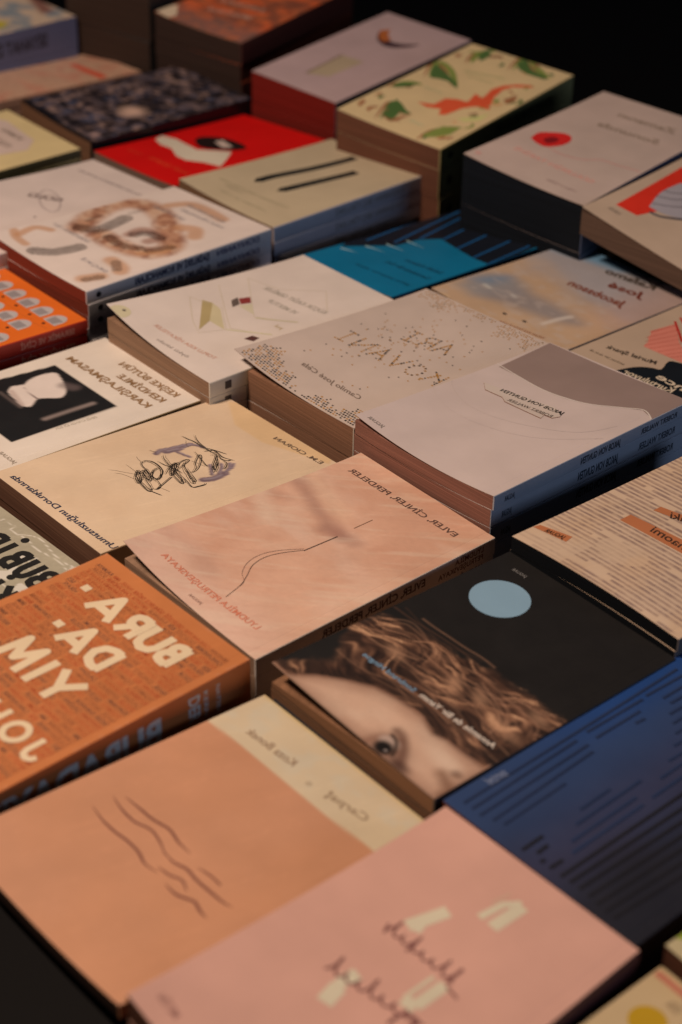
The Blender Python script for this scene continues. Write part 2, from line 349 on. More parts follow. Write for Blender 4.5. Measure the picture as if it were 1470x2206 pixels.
g=slab('floor',-6,6,-3,9,-.80,-.76,mat_plain('dark_floor',(.010,.011,.013))); g['kind']='structure'
# ================================================================== the books
# --- pale pink needle-and-thread cover
def f_skin(f):
    a=D(205,158,128); b=D(186,130,100); n=fbm(f.X/34,f.Y/34,3); f.mix(sstep(.35,.75,n)*.45,b)
    f.mix(sstep(.5,.8,fbm(f.X/60+9,f.Y/26,8))*.4,D(214,176,150))
    f.mix(sstep(55,0,f.Y)*.45,D(206,170,148))
    cr=D(128,84,72)
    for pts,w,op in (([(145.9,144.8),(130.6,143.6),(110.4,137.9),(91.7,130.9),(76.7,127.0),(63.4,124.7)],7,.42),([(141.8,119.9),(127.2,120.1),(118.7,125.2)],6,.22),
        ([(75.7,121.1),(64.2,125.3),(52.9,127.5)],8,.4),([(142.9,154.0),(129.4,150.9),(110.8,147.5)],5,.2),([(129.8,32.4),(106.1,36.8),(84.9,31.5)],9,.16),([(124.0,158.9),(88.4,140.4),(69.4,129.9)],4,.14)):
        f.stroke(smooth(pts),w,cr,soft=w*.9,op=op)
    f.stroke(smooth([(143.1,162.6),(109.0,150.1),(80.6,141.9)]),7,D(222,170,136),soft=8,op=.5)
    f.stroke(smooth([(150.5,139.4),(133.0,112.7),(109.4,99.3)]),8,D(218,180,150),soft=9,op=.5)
    f.mix(sstep(.5,.78,fbm((f.X+f.Y)/7,(f.X-f.Y)/60,23))*.3,D(222,184,154)); f.mix(sstep(.55,.8,fbm((f.X+f.Y)/5,(f.X-f.Y)/50,29))*.14,D(176,116,90))
    g=fbm(f.X/3.2,f.Y/1.6,21)*.6+fbm(f.X/1.2,f.Y/1.2,5)*.4; f.c*=(.93+.14*g)[...,None]
a=Art()
dk=D(62,44,38)
a.text('EVLER, CİNLER, PERDELER',[(17.2,183.3),(120.3,180.9)],3.5,D(88,62,52))
a.text('LYUDMİLA PETRUŞEVSKAYA',[(21.7,18.6),(112.3,14.0)],3.3,D(196,112,82))
a.text('JAGUAR',[(61.2,6.7),(73.3,5.9)],1.6,D(150,110,92))
a.line([(66.0,94.7),(64.7,122.9)],.75,dk,2); a.line([(65.1,137.6),(64.9,154.1)],.55,D(110,74,52),2)
a.line(smooth([(66.4,95.1),(72.3,82.3),(75.3,70.0),(73.4,58.1),(67.0,48.0),(62.0,38.7),(58.2,24.1)]),.42,dk,2)
a.line(smooth([(67.5,96.1),(75.9,81.4),(79.2,68.6),(77.2,56.6),(70.9,47.3),(63.6,43.0),(60.9,35.5)]),.3,D(105,76,66),2)
sa=Art(); h=PLACE['skin'][5]
spt(sa,'LYUDMİLA',h-11,h-37,.55,.85,D(104,70,66)); spt(sa,'PETRUŞEVSKAYA',h-11,h-52,.14,.44,D(104,70,66)); spt(sa,'EVLER, CİNLER, PERDELER',h-64,h-152,.3,.72,D(78,60,62),.01)
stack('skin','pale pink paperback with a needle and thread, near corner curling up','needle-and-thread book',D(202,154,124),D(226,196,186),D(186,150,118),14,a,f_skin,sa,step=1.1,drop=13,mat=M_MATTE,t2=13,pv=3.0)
# --- white cover with torn strips
W0=D(190,166,152); G0=D(138,113,101)
a=Art()
gp=[(130.4,141.7),(108.6,141.2),(79.1,139.4),(48.9,145.8),(26.3,160.1),(13.4,167.8),(-1.4,161.7),(0.1,180.2),(0.4,205.9),(6.8,204.3),(35.8,202.9),(79.4,201.6),(134.5,203.1)]
a.poly([(p[0],p[1]) for p in gp],G0,1)
a.line(smooth([(140.0,145.2),(108.6,141.2),(79.1,139.4),(48.9,145.8),(26.3,160.1),(12.7,168.6),(-0.1,161.3)]),1.1,D(200,180,162),2)
def strip(pts,c,sh):
    q=[(p[0]-.4,p[1]-.7) for p in pts]; a.poly(q,sh,2); a.poly(pts,c,3)
strip([(119.1,113.9),(58.3,125.3),(46.9,117.6),(49.4,111.5),(110.5,106.5)],D(190,168,150),D(128,84,62))
strip([(95.2,108.1),(56.2,110.2),(54.6,105.5),(88.9,104.4)],D(188,166,148),D(128,84,62))
a.text('JAKOB VON GUNTEN',[(47.5,120.2),(102.5,113.3)],3.0,INK,5,.02)
a.text('ROBERT WALSER',[(50.5,111.3),(89.1,106.5)],2.6,D(92,78,68),5)
a.text('JAGUAR',[(113.5,5.9),(128.6,5.2)],2.4,D(150,132,118),4)
for r,cc in ((0,D(186,163,149)),(1,D(187,164,150))):
    a.line(smooth([(144.6,109.0),(129.2,91.1),(101.5,79.9),(65.8,85.7),(24.1,107.6),(9.9,135.7)]),.8-.3*r,cc,1) if r==0 else a.line(smooth([(156.2,98.6),(125.5,70.7),(86.8,64.8),(38.8,80.6),(4.2,114.2)]),.5,cc,1)
sa=Art(); h=PLACE['walser'][5]; sc=D(50,52,58)
spt(sa,'ROBERT WALSER',h-14,h-54,.28,.68,sc,.01); spt(sa,'JAKOB VON GUNTEN',h-76,h-118,.25,.72,sc,.03); spt(sa,'JAGUAR',20,38-28,.3,.66,sc)
sa2=sa
stack('walser','white paperback with a grey band and torn title strips, overlapping the gold dotted book','torn-strip book',W0,D(150,146,146),D(166,118,98),10.5,a,None,sa2,mat=M_MATTE,drop=4,t2=12,off=(.6,.4),sag=2.5,pv=2.3)
# --- dotted cover
PLACE['kovan']=(PLACE['kovan'][0],PLACE['kovan'][1],62.0,PLACE['kovan'][3],PLACE['kovan'][4],PLACE['kovan'][5],12.5,3.7,6.0)
K0=D(184,160,142)
a=Art(); w,h=PLACE['kovan'][4:6]; gold=D(160,108,40); kb=D(36,31,27); rr=random.Random(3)
def dot(x,y,c,s=.86):
    s=s*.98
    s*=rr.uniform(.85,1.1); x+=rr.uniform(-.1,.1); y+=rr.uniform(-.1,.1)
    a.raw([(x-s,y-s*.85),(x+s,y-s*.85),(x+s,y+s*.85),(x-s,y+s*.85)],[(0,1,2,3)],c,1,0)
for i in range(int((w-8)/2.75)):
    x=4+i*2.75; top=13+7*math.sin(x/17+1)+5*math.sin(x/6.1)+ (7 if x>w-38 else 0)
    for j in range(14):
        y=3+j*2.5
        if y>top+rr.uniform(-5,4): continue
        if rr.random()<.1: continue
        dot(x+(1.37 if j%2 else 0),y,kb if (rr.random()<(.6 if j<9 else .4)) else gold)
    t2=h-13-6*math.sin(x/14)-5*math.sin(x/5.3+1)
    for j in range(13):
        y=h-3-j*2.5
        if y<t2+rr.uniform(-5,5) or rr.random()<.25: continue
        dot(x+(1.37 if j%2 else 0),y,gold if rr.random()<.8 else D(120,92,56),.75)
SG={'B':(.72,[[(0,0),(0,1)],[(0,.93),(.5,.93),(.78,.86),(.86,.74),(.78,.6),(.5,.53),(0,.53)],[(.5,.53),(.85,.46),(.97,.28),(.85,.12),(.5,.06),(0,.06)]]),
'U':(.74,[[(0,1),(0,.35),(.14,.13),(.5,.03),(.86,.13),(1,.35),(1,1)]]),'R':(.72,[[(0,0),(0,1)],[(0,.93),(.55,.93),(.86,.84),(.92,.69),(.82,.53),(.55,.45),(0,.45)],[(.5,.45),(1,0)]]),
'A':(.95,[[(0,0),(.5,1),(1,0)],[(.22,.3),(.78,.3)]]),'D':(.86,[[(0,0),(0,1)],[(0,.93),(.4,.93),(.8,.8),(.98,.5),(.8,.2),(.4,.07),(0,.07)]]),'Y':(.9,[[(0,1),(.5,.45),(1,1)],[(.5,.5),(.5,0)]]),
'I':(.01,[[(0,0),(0,1)]]),'M':(1.0,[[(0,0),(.1,1),(.5,.3),(.9,1),(1,0)]]),'J':(.6,[[(1,1),(1,.3),(.85,.1),(.5,.02),(.15,.1),(0,.3)]]),'O':(1,[[(.5+.5*math.cos(t),.5+.46*math.sin(t)) for t in np.linspace(0,2*math.pi,17)]]),
'H':(.8,[[(0,0),(0,1)],[(1,0),(1,1)],[(0,.5),(1,.5)]]),'N':(.85,[[(0,0),(0,1),(1,0),(1,1)]]),'-':(.4,[[(0,.45),(1,.45)]]),'K':(.8,[[(0,0),(0,1)],[(1,1),(0,.45)],[(.3,.6),(1,0)]]),'T':(.8,[[(.5,0),(.5,1)],[(0,.95),(1,.95)]]),'P':(.7,[[(0,0),(0,1)],[(0,.95),(.6,.95),(.92,.84),(.95,.7),(.85,.53),(.6,.45),(0,.45)]])}
def caps(art,ch,x,y,wd,cap,sw,col,layer=3):
    for pl in SG[ch][1]:
        P=[np.array((x+q[0]*wd,y+q[1]*cap)) for q in pl]
        for i,(p,q) in enumerate(zip(P,P[1:])):
            d=(q-p)/(np.linalg.norm(q-p)+1e-9); n=np.array([-d[1],d[0]])*sw/2; art.poly([tuple(p+n),tuple(p-n),tuple(q-n),tuple(q+n)],col,layer); layer+=.12
            if i: art.disc(tuple(p),sw/2*.98,sw/2*.98,col,layer,12); layer+=.12
LET={'A':[[(0,0),(.5,1),(1,0)],[(.25,.4),(.75,.4)]],'R':[[(0,0),(0,1),(.7,1),(.95,.78),(.7,.52),(0,.5)],[(.5,.5),(1,0)]],'I':[[(.5,0),(.5,1)],[(.2,0),(.8,0)],[(.2,1),(.8,1)]],
 'K':[[(0,0),(0,1)],[(.9,1),(0,.45)],[(.5,.9),(1,0)]],'O':[[(.5+.5*math.cos(t),.5+.5*math.sin(t)) for t in np.linspace(0,2*math.pi,13)]],'V':[[(0,1),(.5,0),(1,1)]],'N':[[(0,0),(0,1),(1,0),(1,1)]]}
def dotted(word,ends,cap):
    p0,p1=np.array(ends[0]),np.array(ends[1]); L=np.linalg.norm(p1-p0); e=(p1-p0)/L; nn=np.array([-e[1],e[0]]); n=len(word); cw=L/n
    for k,ch in enumerate(word):
        for pl in LET[ch]:
            for q0,q1 in zip(pl,pl[1:]):
                A0=p0+e*(k*cw+q0[0]*cw*.72)+nn*q0[1]*cap; A1=p0+e*(k*cw+q1[0]*cw*.72)+nn*q1[1]*cap; m=max(1,int(np.linalg.norm(A1-A0)/2.2))
                for i in range(m+1):
                    P=A0+(A1-A0)*i/m; dot(P[0],P[1],kb if rr.random()<.42 else gold,.95)
dotted('ARI',[(40.5,126.0),(89.5,118.5)],17); dotted('KOVANI',[(10.0,85.3),(124.2,80.0)],17)
for k in range(150):
    x,y=rr.gauss(w*.5,w*.22),rr.gauss(h*.56,h*.16)
    if 5<x<w-5 and 24<y<h-20: dot(x,y,kb if rr.random()<.35 else gold,.72)
a.text('Camilo José Cela',[(30.5,30.6),(98.1,31.2)],3.6,D(112,92,78),2,0,.35)
stack('kovan','thick white paperback with gold and black dotted letters, corner lifting off the pages','gold dotted book',K0,D(176,156,136),D(164,122,92),26,a,None,None,mat=M_MATTE,drop=12.5,t2=27,max_low=1,pv=2.6)
# --- beige cover with ink scrawl and two hands
a=Art(); z=lambda s:s
hand=D(122,98,98); hd=D(88,70,72)
def f_scr(f):
    f.mix(sstep(.4,.75,fbm(f.X/40,f.Y/40,4))*.3,D(196,160,124))
    f.poly([(125.2,197.0),(92.7,178.5),(59.0,177.9),(4.0,195.8),(12.7,207.4),(121.5,202.0)],D(204,164,116),soft=1.2,op=.75)
    for p,q in (([(90.3,106.7),(92.3,112.0),(90.4,118.7),(89.0,127.7),(87.2,134.4)],4.6),([(84.4,122.4),(86.6,130.9),(84.5,136.5),(77.7,139.1)],2.6),([(84.0,120.1),(77.5,121.4),(71.8,123.3)],2.0),([(88.4,114.3),(86.8,122.1)],6),
        ([(39.3,111.1),(36.9,115.7),(36.7,121.4),(37.7,128.2)],6.5),([(41.7,120.2),(50.2,125.5),(54.0,127.3)],2.6),([(40.1,125.0),(45.6,131.5),(50.5,134.7)],2.6),([(38.2,127.5),(42.4,135.7),(47.6,140.0)],2.6),([(39.1,129.2),(41.2,137.3),(45.2,141.8)],2.2)):
        f.stroke(smooth(p),q,hand,soft=.7); f.stroke([(x-.4,y-.8) for x,y in smooth(p)],q*.35,hd,soft=1,op=.6); f.stroke([(x+.3,y+.9) for x,y in smooth(p)],q*.2,D(158,140,140),soft=1,op=.6)
    f.c*=(.97+.06*fbm(f.X/1.5,f.Y/1.5,2))[...,None]
SCR=[[(90.9,66.0),(86.9,69.6),(82.4,72.2),(77.3,75.5),(73.8,77.9)],[(89.9,80.2),(82.6,80.1),(72.9,79.2),(63.3,75.5)],[(73.8,77.9),(68.6,73.9),(62.1,71.8),(63.3,75.5),(70.5,79.5),(75.8,80.7),(70.9,76.4),(59.3,72.7),(48.1,71.6),(49.7,74.7),(61.4,78.0),(70.1,80.1)],
[(86.8,92.5),(82.2,88.9),(73.1,87.0),(55.8,82.7)],[(84.7,91.1),(86.0,94.9),(81.7,97.8),(73.3,97.8),(66.6,95.5),(60.6,89.9),(59.3,86.1),(63.9,85.5),(69.3,89.2),(72.2,95.1),(68.2,96.2)],[(72.9,79.2),(74.1,82.9),(63.6,80.5),(60.4,82.0),(73.6,86.4),(71.8,83.2),(59.5,80.5)],
[(49.4,72.5),(43.3,74.0),(38.2,75.4)],[(47.4,77.8),(50.3,84.6),(54.9,94.6),(55.1,95.7)],[(49.5,75.5),(47.1,78.1),(49.9,82.4),(59.8,85.5)],[(80.2,101.1),(72.2,101.9),(66.6,103.8),(59.6,104.7),(55.2,104.5)],[(84.9,108.9),(79.6,106.1),(68.9,103.5),(61.5,102.2),(49.3,99.3),(43.1,96.8),(45.8,95.8),(58.4,98.1),(68.5,101.3)],
[(61.3,94.3),(67.5,102.5),(70.1,110.2),(60.2,101.2),(57.6,96.5),(69.3,105.7),(66.0,107.3),(59.8,99.0)],[(59.2,102.5),(68.6,112.1),(69.8,118.9),(67.5,119.2),(64.4,112.1),(60.6,103.4)],[(68.9,117.3),(62.6,111.8),(51.3,107.5),(41.4,104.3),(41.1,106.1),(48.5,108.5),(60.3,112.1)],[(51.5,101.8),(44.3,100.6),(35.1,98.8),(33.2,103.2),(32.7,107.8),(34.2,109.8)],
[(53.5,110.1),(52.2,113.1),(56.3,120.1),(66.3,129.3),(70.0,130.0),(62.1,120.8),(56.4,117.2),(51.2,110.4)],[(100.7,137.0),(94.6,137.7),(88.0,139.1),(79.4,138.9),(72.1,138.6)],[(96.6,145.3),(89.2,141.9),(81.5,140.4),(69.2,139.5),(65.4,141.7)],[(94.2,135.4),(88.2,131.6),(84.2,131.2)],
[(76.1,130.4),(65.4,127.6),(54.8,124.9),(52.5,125.2)],[(72.2,135.6),(69.6,141.8),(64.9,142.4),(57.0,141.5),(48.3,145.1)],[(67.9,138.5),(62.7,139.7),(51.9,128.7),(45.8,125.7),(52.6,133.3),(64.0,140.7)],[(66.8,142.7),(56.6,139.2),(51.0,141.1),(50.4,144.7)],[(75.4,140.0),(68.7,143.1),(59.4,146.3)],
[(54.8,138.9),(48.8,138.4),(43.9,133.8),(43.5,131.5)],[(67.0,119.9),(61.4,121.7),(53.9,123.2)],[(97.4,105.3),(94.3,106.5),(91.1,107.3)],[(84.4,66.9),(79.6,70.4),(71.7,72.6),(67.7,73.7)],[(47.3,80.6),(42.3,81.9),(39.3,82.6)],[(95.1,92.9),(90.8,91.4),(84.7,91.1)]]
for i,s in enumerate(SCR):
    s2=smooth(s,7); thin=i in (0,1,18,25,26,27,28,29)
    a.line(s2,.34 if thin else .74,D(96,78,62) if thin else D(38,32,28),1+i%3,True)
    if not thin: a.line([(x+.9,y-.7) for x,y in s2],.34,D(70,58,48),1+i%3,True)
for i in range(14):
    s=SCR[[2,4,10,11,21,5,13][i%7]]; ox,oy=rr.uniform(-3,3),rr.uniform(-3,3); a.line([(x+ox+rr.uniform(-.3,.3),y+oy+rr.uniform(-.3,.3)) for x,y in smooth(s,5)],.42,D(44,37,32),2,True)
navy=D(40,46,66)
a.text('Umutsuzluğun Doruklarında',[(-0.5,9.1),(123.2,6.0)],3.7,navy,4); a.text('E.M. CIORAN',[(8.0,190.5),(58.6,187.4)],2.9,D(110,88,70),4)
stack('scribble','cream paperback with a tangled ink scrawl between two grey hands','ink-scrawl book',D(206,174,140),D(170,134,98),D(128,92,70),18,a,f_scr,None,step=1.3,mat=M_MATTE,drop=.5,t2=17)
# --- close-up of a child's face, black background
def f_face(f):
    hairline=[(139.2,0.4),(128.1,-1.1),(123.1,2.4),(114.9,13.8),(101.5,25.5),(87.3,34.8),(69.1,38.8),(53.2,39.9),(38.5,34.0),(30.0,36.9),(17.2,37.1),(8.3,37.9),(0.1,37.7)]
    face=hairline+[(0,42),(0,0),(PLACE['face'][4],0)]
    outer=[(117.4,34.8),(132.7,52.7),(137.6,66.8),(131.6,86.0),(111.7,90.7),(90.0,93.4),(73.1,94.4),(56.6,99.3),(35.9,101.6),(14.4,102.5),(-4.5,96.1)]
    hair=outer+[(-5,95),(-5,40)]+hairline[::-1]
    c0=f.c.copy(); sdh=f.poly(hair,D(84,56,42),soft=5); f.c=c0; f.hm=sstep(-5,4,sdh+9*(fbm(f.X/6,f.Y/6,211)-.5)); f.mix(f.hm,D(84,56,42))
    pass
    r=np.random.default_rng(5)
    # flowing strands
    paths=[[(138.3,61.9),(123.5,63.8),(105.7,70.2),(81.6,74.2),(51.9,72.1),(28.0,63.7)],[(135.3,74.2),(120.6,87.4),(100.8,92.1),(76.6,88.2),(48.1,90.9),(22.0,91.3),(-3.0,84.5)],[(107.3,67.9),(77.0,66.2),(50.6,67.1),(20.7,60.3),(-1.1,56.9)],[(120.0,49.7),(94.5,49.1),(71.0,53.3),(43.6,49.6),(21.5,46.5)],[(70.2,89.7),(45.1,88.0),(24.4,75.0),(19.5,55.4)],[(37.2,91.5),(15.9,92.6),(3.7,95.2),(-0.9,75.5)]]
    cols=[D(150,104,76),D(178,128,96),D(112,74,54),D(52,36,29),D(40,28,24),D(134,90,64)]
    A0=np.array(paths[1][0]); A1=np.array(paths[1][-1]); e=(A1-A0)/np.linalg.norm(A1-A0); nv=np.array([-e[1],e[0]])
    T=(f.X-A0[0])*e[0]+(f.Y-A0[1])*e[1]; N=(f.X-A0[0])*nv[0]+(f.Y-A0[1])*nv[1]
    Nw=N+7*np.sin(T/15+N/19)+16*(fbm(f.X/21,f.Y/21,201,3)-.5)+1.5*np.sin(T/6+N/9+3)
    st=fbm(Nw/2.0,T/15+Nw/30,203,5); big=fbm(Nw/9,T/22,207,3)
    hm=getattr(f,'hm')
    f.mix(hm*(1-sstep(.30,.52,st))*.85,D(38,27,23))
    f.mix(hm*sstep(.47,.74,st)*sstep(.42,.62,big)*.75,D(182,130,94)); f.mix(hm*sstep(.6,.8,st)*sstep(.5,.68,big)*.5,D(214,164,122))
    f.mix(hm*(1-sstep(.36,.52,big))*.75,D(34,25,22))
    for k in range(70):
        p=paths[r.integers(len(paths))]; q0=np.array(smooth(p,5)); n=len(q0); i0=r.integers(0,n//2); q=q0[i0:i0+r.integers(7,n-i0+1)]
        ofs=r.normal(0,7,2); ph=r.uniform(0,6.28); am=r.uniform(1.0,3.6)
        q=[(x+ofs[0]+am*math.sin(ph+i*.5),y+ofs[1]+am*math.cos(ph+i*.45)) for i,(x,y) in enumerate(q)]
        f.stroke(q,r.uniform(.2,.8),cols[r.integers(3)],soft=r.uniform(.6,1.4),op=r.uniform(.15,.45))
    for p,rx,ry,ro in (([(105.0,66.5)],10,6,.3),([(62.8,74.3)],11,6.5,1),([(44.5,77.8)],9,5,.5),([(17.2,70.3)],16,6,.2),([(11.3,92.1)],10,5,.2)):
        f.blob(p[0],rx,ry,D(190,140,104),soft=.95,op=.4,rot=ro)
    f.stroke(smooth([(99.2,90.5),(89.4,92.8),(79.0,88.6),(71.8,87.4),(64.8,88.3)]),.5,D(150,104,76),soft=.6,op=.8); f.stroke(smooth([(106.4,82.0),(98.2,89.6),(84.7,90.3),(72.6,86.3)]),.4,D(176,126,92),soft=.5,op=.8)
    # top line keeps black above the hair
    lit=D(216,178,148)
    sd=f.poly(face,D(200,158,128),soft=3.0)
    f.mix(sstep(0,7,sd)*(1-sstep(7,26,sd))*.0,lit); f.mix((1-sstep(1,12,np.abs(sd)))*(sd>-2)*.45,D(128,84,62))
    ins=sstep(-2,4,sd)
    f.mix(ins*sstep(.35,.8,fbm(f.X/30,f.Y/22,31))*.5,lit)
    f.mix(ins*np.exp(-((f.X-30)**2/900+(f.Y-20)**2/500))*.35,D(176,132,104))
    def at(p): return p[0]
    f.blob([(25.4,26.4)][0],20,9,lit,soft=1,op=.6,rot=.2)
    f.blob([(44.1,7.1)][0],19,12,D(112,72,54),soft=1.0,op=.75,rot=.1)
    f.stroke(smooth([(57.1,0.6),(55.6,8.3),(51.8,14.0),(45.7,16.1)]),3,D(120,78,58),soft=4,op=.55)
    f.stroke(smooth([(52.6,20.8),(47.1,19.7),(39.3,13.6),(33.1,5.5)]),4,D(92,58,44),soft=4,op=.75)
    f.blob([(30.8,2.6)][0],10,5,D(74,48,38),soft=.9,op=.9)
    f.blob([(48.4,11.0)][0],8,6,D(176,146,126),soft=.5,op=.9)
    f.blob([(47.0,5.5)][0],7.5,6.5,D(22,18,17),soft=.5,op=1)
    f.stroke(smooth([(51.8,16.2),(46.7,14.7),(42.0,10.0),(39.4,5.2)]),1.6,D(44,30,24),soft=1.4,op=.9)
    f.blob([(44.7,4.9)][0],1.2,1.0,D(150,130,118),soft=.5,op=.8)
    f.blob([(6.8,23.3)][0],5,4,D(104,68,50),soft=.9,op=.85)
    f.stroke(smooth([(12.1,17.0),(6.1,14.3),(0.4,11.2),(-0.7,4.9)]),4,D(116,78,56),soft=6,op=.75)
    f.blob([(15.3,26.1)][0],12,6,lit,soft=1,op=.5)
    f.c*=(.94+.12*fbm(f.X/1.1,f.Y/1.1,77))[...,None]
    up=sstep(0,6,(f.Y-(150-.55*f.X)))
a=Art(); 
cc=[(105.5,154.4)][0]; cc=(105.9,154.9); a.disc(cc,19.4,19.4,D(128,152,162),1,48)
a.text('Sonbrand Hingoe',[(71.7,50.3),(114.2,48.3)],2.6,D(112,136,150),3,.01); a.text('Annemle de Bir Yanım',[(9.6,53.7),(67.4,50.7)],3.0,D(206,184,162),3,.02)
a.text('JAGUAR',[(111.9,183.5),(123.7,182.8)],1.8,D(120,112,104),3)
stack('face','black paperback with a sepia child portrait and pale blue disc, cover gaping open','sepia face book',D(30,27,25),D(34,32,32),D(160,118,84),13,a,f_face,None,step=.9,mat=M_PRINT,drop=14,curl=5,pu=1.1,pv=1.6,t2=13)
# --- orange cover with big cream letters
w,h=PLACE['orange'][4:6]
a=Art(); cream=D(216,182,142)
def f_or(f): f.mix(sstep(.3,.75,fbm(f.X/24,f.Y/24,12))*.35,D(192,114,64)); 
words='NASIL ÇOCUK GÖNÜL CANLANDIRIR YENİ BİR SES HAYATTA KALMAYA ÇALIŞAN SIRADAN AMA KARANLIK DÜNYANIN KIYISINDA ÖLÜMÜ BEKLEYEN GECEYİ SÖZLER GELECEĞİ GÜNLERCE HİKAYE YAŞAMAYA DEĞER'.split()
y=h-13; k=0
while y>6:
    x=6
    while x<w-12:
        wd=rr.choice(words); L=min(len(wd)*2.15,w-6-x)
        if L<5: break
        a.text(wd,[(x,y),(x+L,y)],2.1,rr.choice([D(168,76,42),D(150,84,50),D(118,72,52),D(176,88,48)]),1); x+=L+1.6
    a.line([(5,y-.9),(w-6,y-.9)],.28,D(150,82,46),1); y-=4.55
B0=(2.625,0,1190)
for ch,x,y,wd,cap in (('B',27.5,160.5,10,21),('U',43,160,13.5,21.5),('R',62.5,160,12,21.5),('A',82,159.5,21,21.5),('-',114,161,6,22),('D',50,127.5,14,22),('A',70,127.5,18.5,21.5),('-',95,127.5,6.5,22),('Y',40,91.5,20,25),('I',68.5,91.5,.2,25),('M',79,91.5,20,25),('J',9,55,9,17),('O',27,55,14,17),('H',50,55,12,17),('N',70,55,14,17)):
    caps(a,ch,x,y,wd,cap,5.7 if cap>18 else 4.0,cream)
sa=Art(); sp=D(236,214,184)
spt(sa,'MARTIN',h-19,h-37,.62,.8,sp); spt(sa,'VANDER',h-27,h-50,.4,.58,sp); spt(sa,'ROEV',h-34,h-62,.16,.5,sp,.03); spt(sa,'BURADAYIM',h-66,h-186,.12,.8,sp,.035)
sa=Art(); 
def vtext(s,ry,z0,z1,H,col,b):   # letters stacked along the thickness, read from the foot
    V,F=glyphs(s,b,0); x0,x1=V[:,0].min(),V[:,0].max(); Z=z1-(V[:,0]-x0)/(x1-x0)*(z1-z0); X=ry+V[:,1]/.7*H; sa.raw(np.stack([X,Z],1),F,col,1)
vtext('NATTER',h-26,.12,.82,3,sp,.0); vtext('KERN',h-35,.2,.82,3,sp,.0); vtext('DER',h-46,.2,.82,8,sp,.03); spt(sa,'BURADAYIM',h-66,h-190,.16,.74,sp,.04)
stack('orange','orange paperback with big cream capitals over fine lettering and a thick spine','orange lettered book',D(184,108,60),D(196,104,52),D(186,150,118),30,a,f_or,sa,step=2.5,t2=28,max_low=1,drop=2)
# --- white cover with a black square photograph
a=Art(); w,h=PLACE['keske'][4:6]; bl=D(38,35,33)
def f_kes(f):
    f.poly([(117.3,144.7),(30.5,144.8),(30.9,53.3),(127.7,53.5)],D(28,27,27),soft=.5)
    f.poly(smooth([(103.7,108.2),(108.4,116.1),(109.6,127.3),(106.6,137.0),(96.3,136.2),(76.6,128.6),(68.5,119.3),(74.5,109.7),(77.2,103.2),(70.3,93.9),(75.2,88.8),(87.4,90.1),(101.0,92.2),(107.0,98.9)],4),D(214,190,172),soft=.8)
    f.stroke([(100.0,104.8),(77.8,103.6)],.7,D(120,96,88),soft=.6); f.stroke([(100.4,94.9),(76.1,89.4)],3,D(168,140,126),soft=2,op=.6)
    f.stroke([(84.2,131.3),(76.1,135.5)],7,D(104,86,80),soft=5,op=.6)
    f.stroke([(46.7,91.4),(46.4,112.5),(45.7,132.6)],3,D(150,128,116),soft=3,op=.75); f.stroke([(104.1,87.0),(73.5,86.8)],2,D(100,84,76),soft=2,op=.7)
tc=D(140,104,70)
a.text('KEŞKE BÜTÜN',[(15.9,186.6),(88.5,183.7)],5.6,tc,2,.03); a.text('KENDİMLE',[(15.3,173.3),(72.1,171.0)],5.6,tc,2,.03); a.text('KARŞILAŞMASAM',[(14.9,159.9),(121.9,156.6)],5.6,tc,2,.03)
a.text('DENİZ KIYISINDA BİR GÜN',[(24.5,122.8),(27.2,89.2)],2,D(176,158,136)); a.text('JAGUAR',[(2.8,38.4),(24.4,37.9)],2.4,D(150,130,110))
stack('keske','white paperback with a black square photo of a pale mask-like profile','black square photo book',D(212,194,170),D(150,120,80),D(150,120,96),14,a,f_kes,None,step=1.6,drop=.6)
# --- white cover with folded paper
PLACE['boats']=(*PLACE['boats'][:2],58.0,*PLACE['boats'][3:6],15.0,2.0,3.4)
a=Art(); w,h=PLACE['boats'][4:6]; be=D(176,156,120)
P=lambda s:s
a.poly([(74.9,44.3),(113.7,75.1),(105.3,79.4),(82.0,59.5)],D(168,144,98),1); a.poly([(105.3,79.4),(93.5,78.5),(63.5,60.6),(82.0,59.5)],D(192,172,132),1)
for s in ([(122.8,69.2),(112.6,73.3),(94.9,81.1),(62.8,61.7),(70.8,41.3),(88.5,47.9),(122.8,69.2)],[(128.5,102.5),(84.0,77.3),(62.5,65.6),(43.1,77.7),(34.2,85.3)],[(126.5,131.0),(66.9,92.5),(37.7,114.1)],[(126.5,131.0),(94.4,140.1),(68.5,167.8),(38.7,144.8)]): a.line(s,.45,D(184,164,132),1)
a.line([(62.8,61.7),(47.1,74.5),(33.7,84.9)],1.6,D(196,180,140),2); a.line([(65.0,92.2),(37.7,114.1)],1.6,D(190,172,134),2)
a.poly([(100.9,94.9),(102.3,102.3),(91.7,96.5),(90.8,88.5)],D(96,80,70),2); a.poly([(100.1,101.7),(97.3,111.2),(88.5,105.6),(91.2,97.2)],D(134,52,48),3)
a.poly([(90.0,94.2),(86.6,105.3),(69.7,94.7)],D(196,178,146),2); a.poly([(41.8,63.5),(41.9,71.7),(35.3,73.8),(33.8,66.6)],D(84,50,44),2)
a.text('KÜÇÜK KAĞIT GEMİLER',[(36.2,139.1),(104.3,129.3)],4,D(162,146,128)); a.text('VE MEKTUP',[(50.5,120.6),(83.8,117.3)],4,D(168,152,134))
a.text('TOPLU KISA HİKAYELER',[(28.5,25.1),(99.1,17.0)],2.8,D(190,140,116)); a.text('öykü kitabı',[(43.5,10.5),(79.8,6.8)],2.4,D(150,132,118))
a.disc([(126.7,4.6)][0],8.5,9,D(196,178,140),1); a.disc([(126.7,8.6)][0],1.6,1.6,D(110,96,80),2)
a.text('yol',[(35.8,95.8),(43.9,94.8)],3,D(176,150,110))
sa=Art(); sa.poly([(14,.25),(20,.25),(20,.75),(14,.75)],D(70,60,54),1); spt(sa,'KAĞIT GEMİLER',150,60,.25,.7,D(110,100,92))
